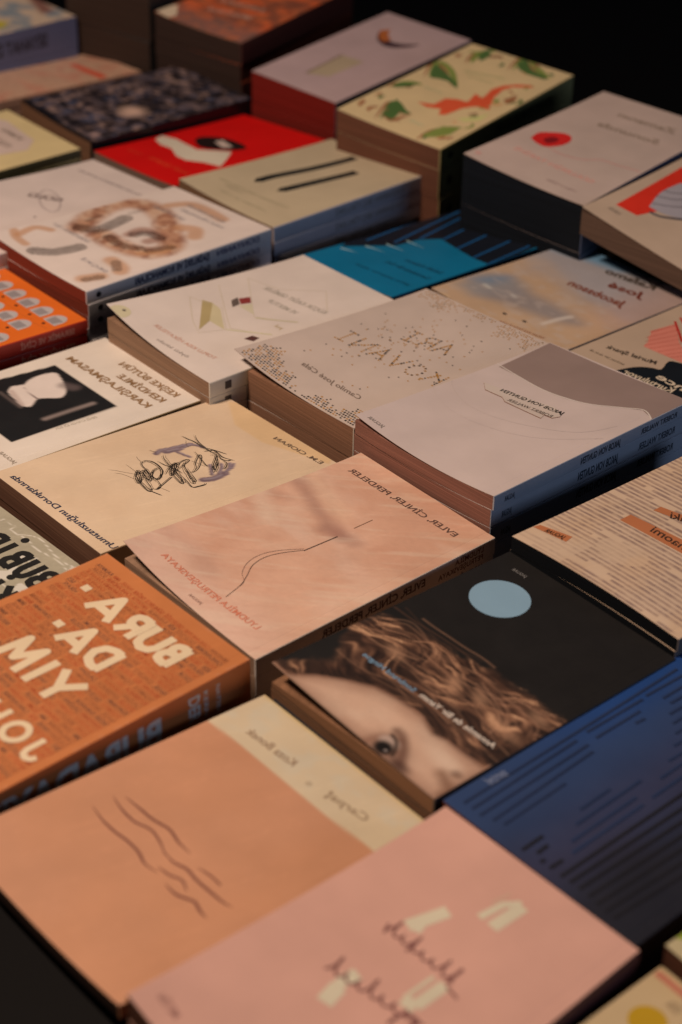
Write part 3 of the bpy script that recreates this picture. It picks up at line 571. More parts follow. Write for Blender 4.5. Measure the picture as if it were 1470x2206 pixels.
stack('boats','white paperback with faint folded paper shapes, tucked under the edge of the gold dotted book','folded-paper book',D(206,184,166),D(196,178,156),D(176,140,108),13,a,None,sa,drop=12,t2=13,pv=2.6)
# --- halftone portrait
def f_half(f):
    br=D(176,124,92); 
    C=[(66.3,103.0)][0]; ang=.0
    ringd=f.dist(smooth([(107.7,72.8),(126.4,105.4),(130.0,133.8),(114.1,150.3),(85.4,146.2),(61.9,132.8),(39.0,119.7),(24.6,105.7),(28.4,86.2),(55.2,77.0),(85.8,77.7)]))
    f.mix((1-sstep(5,17,ringd))*.95,br); f.mix(sstep(.45,.65,fbm(f.X/6,f.Y/6,33))*(1-sstep(8,16,ringd))*.6,D(130,78,58)); f.mix(sstep(.5,.7,fbm(f.X/7,f.Y/9,37))*(1-sstep(6,14,ringd))*.5,D(214,180,150))
    f.mix((1-sstep(3,9,f.dist(smooth([(70.0,98.3),(70.6,113.9),(48.2,116.8),(48.0,101.4)]))))*.7,D(150,98,76))
    for s,ww in (([(101.1,166.5),(91.2,182.7),(67.3,184.6),(44.4,181.6)],6),([(54.0,142.0),(42.0,147.9),(29.9,138.1)],7),([(123.5,19.8),(128.3,39.9),(117.2,49.0)],4),([(133.0,21.6),(120.7,15.5),(105.5,14.4)],4),([(37.1,53.5),(20.7,50.9),(13.2,45.2)],7),([(33.5,80.2),(22.6,96.6),(27.2,110.3)],4),([(22.0,13.7),(17.0,26.5)],7)):
        f.mix((1-sstep(ww*.5,ww*1.5,f.dist(smooth(s))))*.75,D(186,132,92))
    # dark halftone patches
    q=3.4; gx=np.abs(((f.X/q)%1)-.5); gy=np.abs(((f.Y/q)%1)-.5); dots=(np.hypot(gx,gy)<.40)
    dark=D(44,28,24)
    for s,ww,op in (([(107.7,72.8),(95.0,82.1),(97.8,104.3),(101.4,117.2)],8,1),([(90.2,13.2),(78.6,26.3),(74.8,47.6)],8,1),([(67.5,101.4),(62.0,112.3),(47.5,113.7)],6.5,1),([(77.0,81.1),(57.1,78.5),(41.3,86.2)],6,.95),([(32.3,89.2),(25.2,108.7)],5,.9),([(30.8,53.6),(18.9,45.8)],5,.8),([(18.9,13.8),(15.2,25.2)],5,.8),([(107.5,127.0),(106.5,141.8)],3,.5),([(116.1,87.7),(118.8,102.3)],3,.6)):
        m=(1-sstep(ww*.8,ww,f.dist(smooth(s))))*op; f.mix(m*(.15+.85*dots),dark)
a=Art(); tx=D(140,126,122)
for i,(s,t) in enumerate((([(28.7,167.2),(86.3,166.7)],'HALK HİKAYELERİ'),([(65.1,153.6),(108.7,152.7)],'GECE YAZILARI'),([(78.5,58.7),(126.7,57.0)],'DÖRDÜNCÜ CİLT'),([(19.5,34.3),(55.3,34.5)],'SEÇKİ'),([(38.2,176.4),(91.7,177.7)],'BÜTÜN ESERLERİ'))): a.text(t,s,2.6,tx)
sa=Art(); spt(sa,'DÜNYANIN',h-14,h-62,.3,.72,D(60,66,96),.03); spt(sa,'ŞAİRLERİ VE ROMANCILARI',h-70,h-150,.25,.75,D(36,40,66),.04); sa.disc((12,.5),2.6,.22,D(30,30,34),1)
stack('half','white paperback with a brown halftone portrait, on a pile of matching copies','halftone portrait book',D(212,188,170),D(196,182,180),D(150,66,46),11,a,f_half,sa,step=.8,t2=12,drop=.8)
a=Art(); c=[(70.8,106.3)][0]
a.ring(c,27,9,1.1,D(150,130,122),1,.5); a.text('GÜLÜ',[(62.2,112.9),(92.0,95.8)],8,D(120,98,90),2,.03); a.text('ÖZGÜR ÜNİVERSİTE YAYINLARI',[(28.1,175.0),(118.4,171.7)],2.6,D(150,132,124)); a.disc([(48.1,74.0)][0],1.4,1.4,D(120,100,92))
stack('gul','plain white paperback with a thin oval emblem, behind the halftone portrait book','oval emblem book',D(206,182,166),D(180,160,146),D(150,120,100),12,a,None,None,drop=.8)
# --- two pens
a=Art(); w,h=PLACE['pens'][4:6]; pk=D(30,30,28)
for s,ww in (([(90.8,56.8),(90.4,81.0),(82.1,127.4),(78.1,163.6),(77.8,175.8)],9.5),([(61.2,59.0),(58.0,81.3),(53.4,112.7),(49.5,139.4),(48.7,149.7)],9.5)):
    s=smooth(s); a.line(s[3:],ww,pk,2); p0,p1=np.array(s[0]),np.array(s[3]); d=(p1-p0); n=np.array([-d[1],d[0]])/np.linalg.norm(d)*ww/2; a.poly([tuple(p0),tuple(p1+n),tuple(p1-n)],pk,2)
    q=s[8:-6]; a.line([(x+.5,y+.5) for x,y in q],.5,D(110,104,90),3)
a.text('YAZARIN SEÇTİKLERİ',[(23.7,38.6),(115.2,33.1)],2.6,D(164,146,112)); a.text('mektuplar ve notlar',[(33.3,18.8),(94.1,16.3)],2.2,D(164,146,112)); a.text('KALEM',[(78.5,30.1),(99.3,28.0)],2.2,D(164,146,112))
sa=Art(); spt(sa,'YAZARIN SEÇTİKLERİ',h-30,h-120,.3,.7,D(120,112,104))
stack('pens','cream paperback with two black fountain pens on the cover','two-pen book',D(186,162,128),D(170,160,160),D(150,116,84),14,a,None,sa,t2=15,drop=.5)
# --- red cover
a=Art()
a.poly([(123.7,72.3),(128.4,84.9),(110.4,88.9),(92.3,86.7),(69.8,83.8),(52.4,96.7),(39.6,104.2),(23.9,83.8),(12.5,67.1),(33.9,63.9),(52.3,55.1),(68.6,56.2),(89.9,66.9),(107.8,66.0)],D(214,192,164),2)
a.poly(smooth([(95.2,100.5),(99.2,113.4),(81.4,126.5),(53.2,127.7),(38.1,121.3),(43.6,107.6),(63.5,93.7),(77.7,91.6)],3),D(34,20,18),3); a.poly([(77.0,112.2),(75.4,121.6),(50.3,114.6),(56.0,105.7)],D(196,168,150),4)
a.text('kızıl şapka',[(19.5,29.1),(82.3,31.9)],4.2,D(214,66,36)); a.text('roman',[(94.0,30.6),(115.1,29.1)],4,D(210,52,30))
stack('red','thin bright red paperback with a white figure and black hat shape','bright red book',D(204,16,14),D(170,16,14),D(150,124,104),9,a,None,None,drop=.5,mat=M_PRINT,t2=11)
# --- dark city
def f_city(f):
    n=fbm(f.X/9,f.Y/5,40,5); m=fbm(f.X/4,f.Y/14,44,4)
    f.mix(sstep(.42,.62,n),D(98,80,78)); f.mix(sstep(.55,.72,m)*.8,D(66,70,88)); f.mix(sstep(.6,.72,fbm(f.X/6+40,f.Y/7,51))*.9,D(150,118,104))
    f.mix(sstep(.52,.66,fbm(f.X/14,f.Y/8,61))*.85,D(24,20,22))
    f.blob([(45.4,81.3)][0],20,17,D(206,164,138),soft=1,op=.95); f.blob([(15.4,15.4)][0],8,6,D(190,150,136),soft=1,op=.8)
    f.mix(sstep(9,3,f.Y)*(f.X<200),D(12,12,14))
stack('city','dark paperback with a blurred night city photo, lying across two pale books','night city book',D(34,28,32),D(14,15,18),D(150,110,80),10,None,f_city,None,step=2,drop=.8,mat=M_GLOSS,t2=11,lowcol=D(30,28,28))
# --- moon
a=Art()
a.poly([(75.0,32.9),(78.9,91.7),(49.1,93.4),(51.3,42.1)],D(172,148,118),1); a.line([(75.8,33.7),(79.8,92.6)],2.2,D(120,96,78),2)
def cres(pts,c,l=2): a.poly(pts,c,l)
cres(smooth([(92.7,164.7),(82.8,149.6),(66.8,139.8),(51.9,140.7),(39.4,152.8),(34.8,166.4),(48.3,155.2),(64.2,151.8),(76.7,157.9),(86.6,173.0)],3),D(66,42,46)); cres(smooth([(93.7,167.2),(83.0,152.8),(70.4,146.6),(67.6,155.5),(78.6,162.9),(86.8,176.2)],3),D(170,92,44),3)
stack('moon','mauve grey book with a small crescent moon, beside the lizard book','crescent moon book',D(162,134,128,1.25),D(70,66,72),D(128,36,28,1.2),34,a,None,None,t2=34,drop=.5,lowcol=D(150,60,50))
# --- lizards
a=Art(); gr=D(70,92,46,1.25); gr2=D(112,120,56,1.3); w2,h2=PLACE['frog'][4:6]; rd=D(208,70,40,1.5); br=D(140,90,58,1.3)
Z2=lambda s:s
for pts,c in (([(118.4,132.2),(124.8,149.6),(110.3,142.9),(78.5,125.4),(70.0,114.6),(89.1,123.7),(99.7,122.1),(107.6,118.9)],gr),([(104.7,193.2),(108.2,209.6),(102.5,214.1),(93.6,198.4),(93.8,183.1)],gr),([(62.5,204.5),(60.3,217.4),(41.1,199.4),(16.6,193.6),(15.1,187.6),(38.0,187.3),(51.2,191.4)],gr),
   ([(124.7,77.4),(122.4,90.8),(105.9,101.9),(109.5,89.8),(117.7,78.0)],gr),([(86.6,19.6),(94.0,40.6),(101.5,58.5),(86.1,47.8),(78.2,34.1),(73.7,16.5)],gr),([(32.7,14.0),(30.5,28.8),(28.4,40.3),(13.1,49.6),(12.3,30.8),(17.8,20.0),(25.6,12.2)],gr2),([(29.1,62.7),(16.8,76.1),(11.1,90.7),(8.6,72.8),(19.2,61.0)],D(170,160,100,1.4)),
   ([(81.1,66.2),(65.8,72.5),(65.4,90.3),(55.6,96.4),(43.8,97.9),(49.1,117.8),(37.3,113.6),(43.3,136.6),(39.4,150.4),(30.2,161.3),(17.7,167.8),(13.3,165.6),(30.2,153.6),(34.5,140.2),(32.4,128.0),(20.6,103.2),(32.9,93.2),(39.1,82.7),(42.5,61.6),(47.7,57.3),(54.0,68.8),(67.0,63.2)],rd),
   ([(122.9,23.7),(124.8,36.5),(118.9,31.3),(116.2,19.5)],br),([(19.7,124.4),(15.5,141.6),(9.2,129.4),(11.5,117.3)],br),([(123.4,48.9),(121.9,61.4),(118.4,53.7)],br),([(95.7,25.1),(85.0,21.2),(70.2,17.6),(68.1,43.1),(73.3,31.7),(76.8,15.0)],br)):
    a.poly([tuple(p) for p in pts],c,2)
rl=random.Random(11)
a.line(smooth([(54.9,73.5),(44.9,90.1),(34.1,105.8),(35.1,125.8),(36.0,146.0)]),9,rd,1.8,True); a.line(smooth([(45.5,72.6),(56.7,94.1)]),4,rd,1.9); a.line(smooth([(31.0,98.1),(17.4,99.0)]),4,rd,1.9)
for q_ in ([(110.3,120.3),(124.9,153.4),(104.9,147.4),(75.1,121.0)],[(99.3,174.7),(106.4,199.5),(95.0,220.0)],[(55.8,187.7),(62.0,219.8),(35.6,203.8),(13.1,192.8)],[(85.0,14.3),(98.1,50.9),(78.1,41.1),(69.8,41.6)],[(26.5,6.4),(27.1,31.6),(13.1,49.6)],[(122.1,76.1),(118.9,94.0),(103.2,100.5)]): a.line(smooth(q_),7,rl.choice([gr,gr2]),1.4,True); a.line([(x+4,y-4) for x,y in smooth(q_)],3.5,br,1.3,True)
for k in range(46):
    x=rl.uniform(6,w2-6); y=rl.uniform(6,h2-6)
    if 30<x<w2-28 and 30<y<h2-34: continue
    an=rl.uniform(0,6.28); L=rl.uniform(6,15); q=[(min(max(x+L*t*math.cos(an+t*1.4),3),w2-3),min(max(y+L*t*math.sin(an+t*1.4),3),h2-3)) for t in np.linspace(0,1,6)]
    a.line(q,rl.uniform(2.6,6.5),rl.choice([gr,gr2,br,br,D(120,78,50,1.2),D(176,130,84,1.4)]),1.5,True)
a.text('KERTENKELELER',[(47.7,161.5),(91.5,151.2)],4,D(150,140,96,1.4)); a.text('ormanda bir yaz',[(51.7,147.5),(81.7,144.6)],3.5,D(150,140,96,1.4)); a.text('roman',[(44.5,26.7),(61.8,28.4)],4,D(160,156,120,1.4))
a.text('yeni baskı',[(75.6,95.7),(99.8,96.3)],4,D(160,150,110,1.4))
sa=Art(); sa.disc((16,.5),4,.16,D(60,50,30),1); spt(sa,'KERTENKELELER',h-20,h-110,.3,.7,D(70,64,40))
stack('frog','yellow paperback with green and red lizards at the far edge of the table','lizard book',D(186,158,114,1.28),D(150,134,84),D(116,76,56,1.2),23,a,None,sa,t2=25,drop=.5)
# --- rose
a=Art(); 
def f_ro(f): f.mix(sstep(.35,.75,fbm(f.X/50,f.Y/50,71))*.4,D(164,142,126,1.2))
a.poly(smooth([(115.4,75.6),(118.0,90.3),(111.4,99.4),(101.1,107.0),(91.7,105.8),(86.0,95.6),(87.1,82.9),(95.3,70.9),(106.2,71.2)],3),D(176,32,28,1.4),2); a.poly(smooth([(106.5,82.1),(103.8,92.7),(96.3,93.4),(94.7,84.1),(98.8,77.3)],3),D(110,20,22,1.4),3)
a.line(smooth([(93.9,72.5),(75.4,69.0),(55.5,73.7),(43.0,84.7),(23.8,86.4),(3.2,89.1)]),1.0,D(176,110,100,1.35),1)
a.text('Zamanın',[(25.2,177.3),(90.1,174.9)],10,D(118,98,80,1.3),2,0,.3); a.text('Sonunda',[(23.9,147.0),(90.8,144.0)],10,D(118,98,80,1.3),2,0,.3)
a.text('GÜLLERİN TARİHİ',[(21.2,40.3),(112.5,44.7)],4.5,D(184,126,110,1.35)); a.text('roman ve öyküler',[(21.9,15.6),(54.4,16.8)],3.5,D(150,124,112,1.35)); a.disc([(126.6,12.3)][0],3,3,D(172,126,112,1.35))
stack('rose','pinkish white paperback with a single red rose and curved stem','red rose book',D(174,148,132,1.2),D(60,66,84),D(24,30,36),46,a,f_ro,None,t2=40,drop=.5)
# --- grey coil on red
a=Art()
a.poly([(115.4,31.0),(119.6,140.5),(97.5,175.4),(67.7,129.5),(94.8,33.4)],D(196,44,28,1.25),1)
a.poly(smooth([(96.9,54.6),(104.5,82.1),(104.6,104.0),(100.2,117.6),(75.0,120.2),(54.0,88.2),(70.3,63.4),(84.9,55.7)],3),D(150,138,136,1.2),2)
for k,s in enumerate(([(98.8,62.2),(84.1,73.9),(70.3,92.9)],[(104.1,75.6),(91.2,84.3),(77.3,103.6)],[(105.6,89.6),(95.8,95.1),(83.3,112.6)])): a.line(smooth(s),1.2,D(86,78,80),3)
a.line(smooth([(91.9,48.4),(81.5,50.7),(65.1,65.6)]),3,D(70,66,70),3); a.text('HAVA',[(104.5,18.7),(116.3,19.1)],3.6,D(130,112,94))
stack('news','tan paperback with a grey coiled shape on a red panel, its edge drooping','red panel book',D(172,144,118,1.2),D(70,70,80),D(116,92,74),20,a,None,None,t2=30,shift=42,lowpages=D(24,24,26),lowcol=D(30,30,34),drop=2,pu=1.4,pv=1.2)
# --- teal with dark pleats
a=Art(); dk=D(18,22,30)
a.poly([(124.1,47.4),(107.9,69.2),(93.0,86.7),(91.5,110.4),(78.9,127.4),(48.9,119.7),(21.0,113.3),(-4.1,111.8),(7.2,215.1),(105.9,241.3),(158.4,220.9),(152.2,106.6)],dk,1)
for s in ([(92.1,113.8),(109.1,178.2),(113.5,224.3)],[(75.8,127.3),(91.6,197.3),(87.7,229.7)],[(48.9,119.7),(61.2,185.9),(63.8,224.3)],[(21.9,114.1),(32.6,181.6),(42.1,226.7)],[(100.3,90.2),(114.8,148.4),(124.9,192.9)],[(121.0,74.7),(128.9,126.4),(130.5,162.5)],[(0.5,110.6),(7.4,162.6),(17.6,213.9)]): a.line(s,2.6,D(22,78,120),2)
for s in ([(121.7,45.4),(100.9,48.0)],[(111.9,65.9),(86.6,67.4)],[(103.0,83.1),(74.7,81.7)],[(96.9,102.3),(70.0,99.7)]): a.poly([s[0],s[1],(s[0][0]-2.2,s[0][1]-2.2)],D(150,176,186),3)
a.text('Sakallı Adamın',[(12.5,66.0),(59.2,65.5)],4,D(14,58,78)); a.text('Gemisinde Bir Kış',[(10.3,49.1),(67.1,50.7)],4,D(14,58,78)); a.text('genç yazarlar dizisi',[(10.7,28.2),(81.1,27.8)],2.8,D(14,64,86))
stack('teal','teal blue paperback with dark pleated stripes across its upper half','teal striped book',D(12,100,130),D(10,52,78),D(170,120,84),9,a,None,None,t2=10,drop=1,curl=4)
# --- watercolour landscape
def f_land(f):
    n=fbm(f.X/30,f.Y/18,81,5)
    f.mix(sstep(85,135,f.Y+30*n-.25*(f.X-60))*.9,D(150,140,136,1.1)); f.mix(sstep(150,172,f.Y+.28*(f.X-70)+14*n-12)*.9,D(96,136,158,1.05)); f.mix(sstep(30,110,f.Y)*sstep(60,10,f.X)*.4,D(196,142,112))
    for pts,c,op in (([(132.9,24.3),(137.1,56.5),(123.3,70.8),(102.4,74.7),(91.7,54.9),(101.5,31.4),(112.8,20.8)],D(116,124,130),.65),([(108.7,27.7),(101.0,64.6),(77.8,68.4),(51.7,68.7),(22.6,59.2),(43.9,43.2),(73.7,36.0)],D(132,122,118),.8),([(134.7,42.9),(124.9,72.5),(115.8,74.4),(120.1,50.5)],D(92,126,150),.6)):
        f.poly(smooth([tuple(p) for p in pts],4),c,soft=12,op=op)
    f.mix(sstep(.55,.7,fbm(f.X/10,f.Y/6,88))*.35*(f.Y<110),D(186,164,146)); f.stroke(smooth([(42.9,33.8),(40.9,51.2),(38.2,62.4)]),3,D(206,186,166),soft=3,op=.8)
    f.stroke(smooth([(120.6,45.4),(113.8,44.0)]),2.5,D(200,190,180),soft=2,op=.6); f.stroke(smooth([(93.9,51.5),(89.8,50.0)]),2.5,D(190,176,160),soft=2,op=.7)
a=Art()
a.text('Öksüz',[(28.2,183.9),(38.4,175.9)],6,D(52,52,56),2,.01,.2); a.text('Öyk',[(26.9,181.4),(72.6,173.5)],7,D(70,100,124),1,0,.2)
a.items=[]
a.text('Öykü',[(26.9,180.6),(54.5,174.9)],11,D(66,70,74),2,.03,.2); a.text('ler',[(57.5,175.1),(72.9,173.0)],11,D(84,124,146),2,.03,.2)
a.text('Kafamo',[(30.3,158.7),(80.0,150.3)],11,D(72,58,48),2,.03,.2); a.text('José',[(25.0,138.4),(60.5,131.4)],11,D(112,52,36),2,.03,.2); a.text('Jacobsson',[(24.4,111.7),(82.7,105.4)],11,D(122,62,42),2,.03,.2)
a.disc([(123.4,-1.4)][0],7,5,D(196,160,122),1); a.disc([(126.3,-2.6)][0],1.5,1.5,D(110,80,56),2); a.disc([(73.2,20.2)][0],2.2,1.4,D(50,44,40),2); a.disc([(54.5,24.0)][0],2.2,1.4,D(50,44,40),2)
a.text('balıkçının denizi üzerine bir roman',[(24.6,14.1),(66.3,6.2)],2.6,D(172,122,92))
sa=Art(); spt(sa,'ÖYKÜLER KAFAMO JOSÉ',h-40,40,.3,.72,D(30,32,46))
stack('land','paperback with a peach and blue watercolour seascape and handwritten title','watercolour seascape book',D(186,150,116),D(96,92,100),D(150,116,84),11,a,f_land,sa,step=2.0,drop=.5,t2=11)
# --- red crown
a=Art(); cr=D(206,120,98,1.05); nk=D(20,24,28)
a.poly([(106.1,63.8),(108.8,73.6),(114.3,79.7),(115.1,84.2),(119.6,89.1),(115.3,115.8),(92.5,92.4),(82.4,84.5),(68.3,66.9),(80.8,66.0)],cr,1)
for k in range(10):
    y=330+k*36; a.line([(118.4,89.4),(113.6,113.8)],.5,D(176,74,58),2) if k==0 else None
L0=[(118.0,87.1),(113.6,113.8),(114.2,77.1),(106.8,108.9),(110.4,71.4),(100.9,102.9),(106.4,66.0),(95.7,97.6),(100.7,64.4),(90.0,91.7),(93.0,65.6),(84.9,86.5),(86.2,66.7),(80.1,81.0),(80.8,66.0),(75.9,76.2)]
for i in range(0,len(L0),2): a.line([L0[i],L0[i+1]],.55,D(178,76,60),2)
a.line([(118.3,118.9),(102.0,104.2),(91.1,94.2)],2.0,D(176,24,18),3); a.line([(120.1,127.9),(108.8,120.0)],2.0,D(176,24,18),3)
a.poly(smooth([(93.6,12.3),(92.0,19.5),(89.1,28.6),(84.8,36.0),(78.8,41.5),(72.6,45.4),(77.3,60.5),(67.8,66.3),(38.7,79.0),(-16.0,8.1),(6.6,3.3)],3),nk,2)
a.text('Muriel Spark',[(80.3,47.8),(122.7,36.4)],4.2,D(64,52,42),3,.01,.2); a.text('çeviren: bir dost eli',[(95.2,26.6),(126.7,22.2)],2.2,D(130,108,86),3)
a.text('Ölünce',[(9.9,30.2),(67.5,31.2)],9,D(206,180,148),4,.02); a.text('Kurtuluyor',[(44.1,21.9),(88.2,16.1)],8,D(206,180,148),4,.02)
stack('spark','cream paperback with a red striped crown above a black shape, beside the seascape book','striped crown book',D(182,152,124),D(150,126,104),D(140,110,84),12,a,None,None,t2=12,drop=.5)
# --- dashed lines and orange labels
def f_nao(f):
    f.mix(sstep(.4,.75,fbm(f.X/30,f.Y/40,91))*.35,D(196,154,112)); 
    row=f.Y/4.5; fr=np.abs((row%1)-.5); idx=np.floor(row)
    xx=f.X+idx*17.3; on=(vnoise(xx/26,idx*3.1,92)>.2)*(1-sstep(.2,.32,fr))
    body=fbm(f.X/2.6,f.Y/1.2,95); edgeL=sstep(3,9,f.X)
    gap=((f.X>96)&(f.Y<34))|(np.hypot((f.X-80)/26,(f.Y-42)/20)<.7)
    m=on*(.55+.45*sstep(.3,.6,body))*edgeL*np.where(gap,.22,.66); f.mix(m,D(128,96,84)); f.mix(m*sstep(.5,.7,vnoise(xx/5,idx*7.7,97))*.5,D(96,72,76))
a=Art(); lb=D(176,104,64)
a.poly([(136.3,19.5),(135.2,25.0),(111.8,30.0),(110.1,22.0)],lb,1); a.text('JAGUAR',[(113.3,22.8),(128.1,20.6)],3,D(62,42,30),3,.02)
a.poly([(107.1,71.4),(107.3,82.5),(53.2,85.9),(44.9,75.5),(55.3,71.9)],lb,1); a.text('naomi',[(58.0,75.4),(87.4,76.1)],8,D(60,40,30),3,0,.2)
a.poly([(101.6,98.9),(101.5,106.6),(65.0,113.9),(60.2,107.8)],lb,1); a.text('tanizaki',[(60.1,110.3),(90.0,99.4)],7,D(60,40,30),3,0,.25)
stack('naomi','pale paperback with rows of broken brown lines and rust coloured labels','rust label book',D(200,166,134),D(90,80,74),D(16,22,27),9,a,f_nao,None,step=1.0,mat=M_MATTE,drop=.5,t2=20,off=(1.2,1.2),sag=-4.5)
# --- orange with half discs
a=Art(); w,h=PLACE['halfc'][4:6]
for i in range(6):
    for j in range(7):
        x=14+i*21+(10.5 if j%2 else 0); y=h-22-j*27; n=14
        if x>w-12: continue
        P=[(x+8.5*math.sin(t),y+2+9.5*math.cos(t)) for t in np.linspace(-math.pi/2,math.pi/2,n)]+[(x+8.5,y-5),(x-8.5,y-5)]
        a.poly(P,D(176,160,150),1); a.poly([(x-5,y-4),(x+5,y-4),(x+6,y+5),(x-6,y+5)],D(140,126,120),2); a.disc((x+1,y-9),1.6,1.6,D(60,30,22),2); a.line([(x-9,y-12),(x+9,y-15)],.4,D(176,92,40),1)
sa=Art(); spt(sa,'SERAMİK VE ÇİNİ',h-12,h-62,.3,.7,D(196,120,96),.01); spt(sa,'KULELER',h-86,h-120,.25,.78,D(60,20,16),.03)
stack('halfc','bright orange paperback patterned with grey half discs, one of two matching copies','half disc patterned book',D(214,98,30),D(168,38,22),D(150,110,84),12.5,a,None,sa,t2=13,drop=.3)
# --- distant books
def f_br(f):
    f.mix(sstep(.4,.65,fbm(f.X/18,f.Y/12,101,5))*.8,D(96,60,46,1.3)); f.mix(sstep(60,25,f.Y+12*fbm(f.X/12,f.Y/12,4))*.8,D(110,80,70,1.3)); f.mix(sstep(0,1,(fbm(f.X/7,f.Y/5,107)-.56)*8)*.6,D(176,92,52,1.4))
a=Art(); a.text('İMPARATORLUK',[(34.6,54.8),(91.0,45.7)],9,D(166,130,112,1.3)); a.text('KAPISINDA',[(37.9,80.3),(97.2,74.1)],8,D(170,130,110,1.3)); a.poly([(124.9,3.0),(129.3,18.0),(121.4,34.0),(103.0,12.2),(104.3,-1.8)],D(196,164,134,1.3),2)
stack('brown','rusty brown hardback high on a dark pile at the back','rusty brown book',D(176,78,40,1.4),D(70,34,28),D(70,54,46),26,a,f_br,None,step=3,t2=24,drop=.3)
PLACE['tallp']=(-213,2080,165,52.65,130,200,0,0,0)
stack('tallp','grey brown book at the top left back, its pile rising out of view','tall back pile book',D(60,70,70),D(40,36,34),D(74,58,48),52,None,None,None,t2=50,drop=.3)
def f_sal(f):
    row=f.Y/4.2; fr=np.abs((row%1)-.5); m=(fr<.25)*sstep(.35,.6,vnoise(f.X/5,np.floor(row)*3.3,111)); f.mix(m*.3,D(140,96,76)); f.mix(sstep(.5,.7,fbm(f.X/20,f.Y/16,112))*.4,D(196,110,84))
    f.poly([(79.4,154.8),(76.3,162.8),(9.7,164.5),(3.4,152.6)],D(206,78,50),soft=2)
stack('salmon','peach newsprint style paperback with a red headline, partly under the night city book','newsprint style book',D(186,142,112,1.15),D(150,110,90),D(140,110,90),10,None,f_sal,None,step=2.5,t2=10,drop=.3)
a=Art(); a.poly([(145.3,169.9),(107.3,185.6),(47.1,179.0),(28.3,159.6),(39.8,106.7)],D(196,168,150,1.05),1); a.text('ROMAN',[(56.2,167.0),(90.7,166.4)],6,D(110,90,76)); a.text('DİZİSİ',[(45.8,147.4),(71.8,146.0)],6,D(110,90,76))
stack('cream','butter yellow paperback with a pale title patch, under the corner of the night city book','butter yellow book',D(204,176,124,1.05),D(70,64,44),D(140,110,80),10,a,None,None,t2=11,drop=.3)
def f_mag(f): 
    f.mix(sstep(.45,.7,fbm(f.X/20,f.Y/14,121))*.8,D(96,112,120,1.3)); f.poly([(54.2,111.3),(32.4,132.3),(17.8,119.4),(18.1,88.2)],D(170,150,50,1.3),soft=3); f.poly([(110.1,204.1),(91.1,212.6),(29.3,193.5),(30.8,177.2)],D(120,78,66,1.3),soft=5)
sa=Art(); spt(sa,'SEYAHAT DERGİSİ',h-40,h-150,.3,.7,D(30,30,38),.03)
stack('magz','thick glossy travel annual with a blue and tan cover, at the far left','travel annual',D(180,152,126,1.3),D(84,84,104),D(140,110,90),36,None,f_mag,sa,step=3,t2=30,drop=.3)
# --- bottom right corner
a=Art(); a.disc([(116.3,171.7)][0],9.5,9.5,D(180,136,28),1); a.line([(133.6,198.3),(117.0,197.7),(102.5,197.4)],4.5,D(182,112,86),1); a.text('ŞİİR',[(110.0,186.0),(117.7,185.6)],3,D(150,122,90))
stack('circle','cream paperback with a mustard yellow disc, in the bottom right corner','mustard disc book',D(190,158,114),D(70,60,50),D(110,70,50),12,a,None,None,t2=12,drop=.4)
a=Art(); a.poly([(137.2,5.5),(135.6,24.8),(124.4,25.5),(132.2,9.8)],D(140,150,40),1)
stack('green','cream book with a lime green edge, above the mustard disc book','lime edged book',D(190,166,120),D(70,60,50),D(96,62,46),12,a,None,None,t2=12,drop=.4)
# --- grey cover with black capitals
def f_bif(f):
    f.mix(sstep(.3,.7,fbm(f.X/2,f.Y/2,131))*.25,D(140,128,106))
    for s in ([(31.7,163.8),(37.1,164.8),(37.0,169.2),(33.0,171.0),(27.1,169.0),(24.1,163.9),(22.0,159.3),(24.4,156.5),(32.5,154.2),(38.0,156.5)],[(41.6,178.6),(39.6,183.8),(31.6,184.2),(30.7,187.5),(34.1,181.4),(30.9,174.8)],[(12.4,154.8),(15.0,161.6),(8.8,163.2),(4.1,164.4),(1.5,156.3),(4.9,152.4)],[(8.6,197.6),(4.7,200.7),(3.3,195.8),(6.1,193.3)]): f.poly(smooth([tuple(p) for p in s],3),D(200,186,166),soft=.5)
    for s in ([(85.9,192.9),(85.0,196.2),(77.7,196.1),(72.1,196.3),(71.7,192.1),(63.4,192.5),(54.4,193.7),(40.3,192.0),(28.5,193.8),(14.1,194.3),(4.6,192.2)],[(63.4,192.5),(55.3,198.9),(46.0,200.5),(30.3,197.6),(17.2,196.4),(7.9,198.4)],[(39.9,177.6),(27.6,175.7),(13.0,176.8)],[(33.6,180.4),(18.4,179.1),(10.9,179.2)],[(24.1,152.5),(14.8,152.1)]): f.stroke(smooth(s),.55,D(206,192,170),soft=.4)
a=Art(); 
for ch,x,y,wd in (('B',4,164,9.5),('U',19,164,9),('B',35,164,9.5),('I',54,164,.2),('R',63,164,10),('K',6,134,10),('I',24,134,.2),('T',32,134,11),('A',48,134,12),('P',64,134,9)): caps(a,ch,x,y,wd,21.5,5.2,D(32,30,28))
a.disc((54,192),3,3,D(32,30,28),3); a.disc((24,161),3,3,D(32,30,28),3)
stack('bif','speckled grey paperback with heavy black capitals and white outlines','black capitals book',D(164,150,124),D(140,124,100),D(150,116,88),12,a,f_bif,None,step=1.2,t2=12,drop=.4)
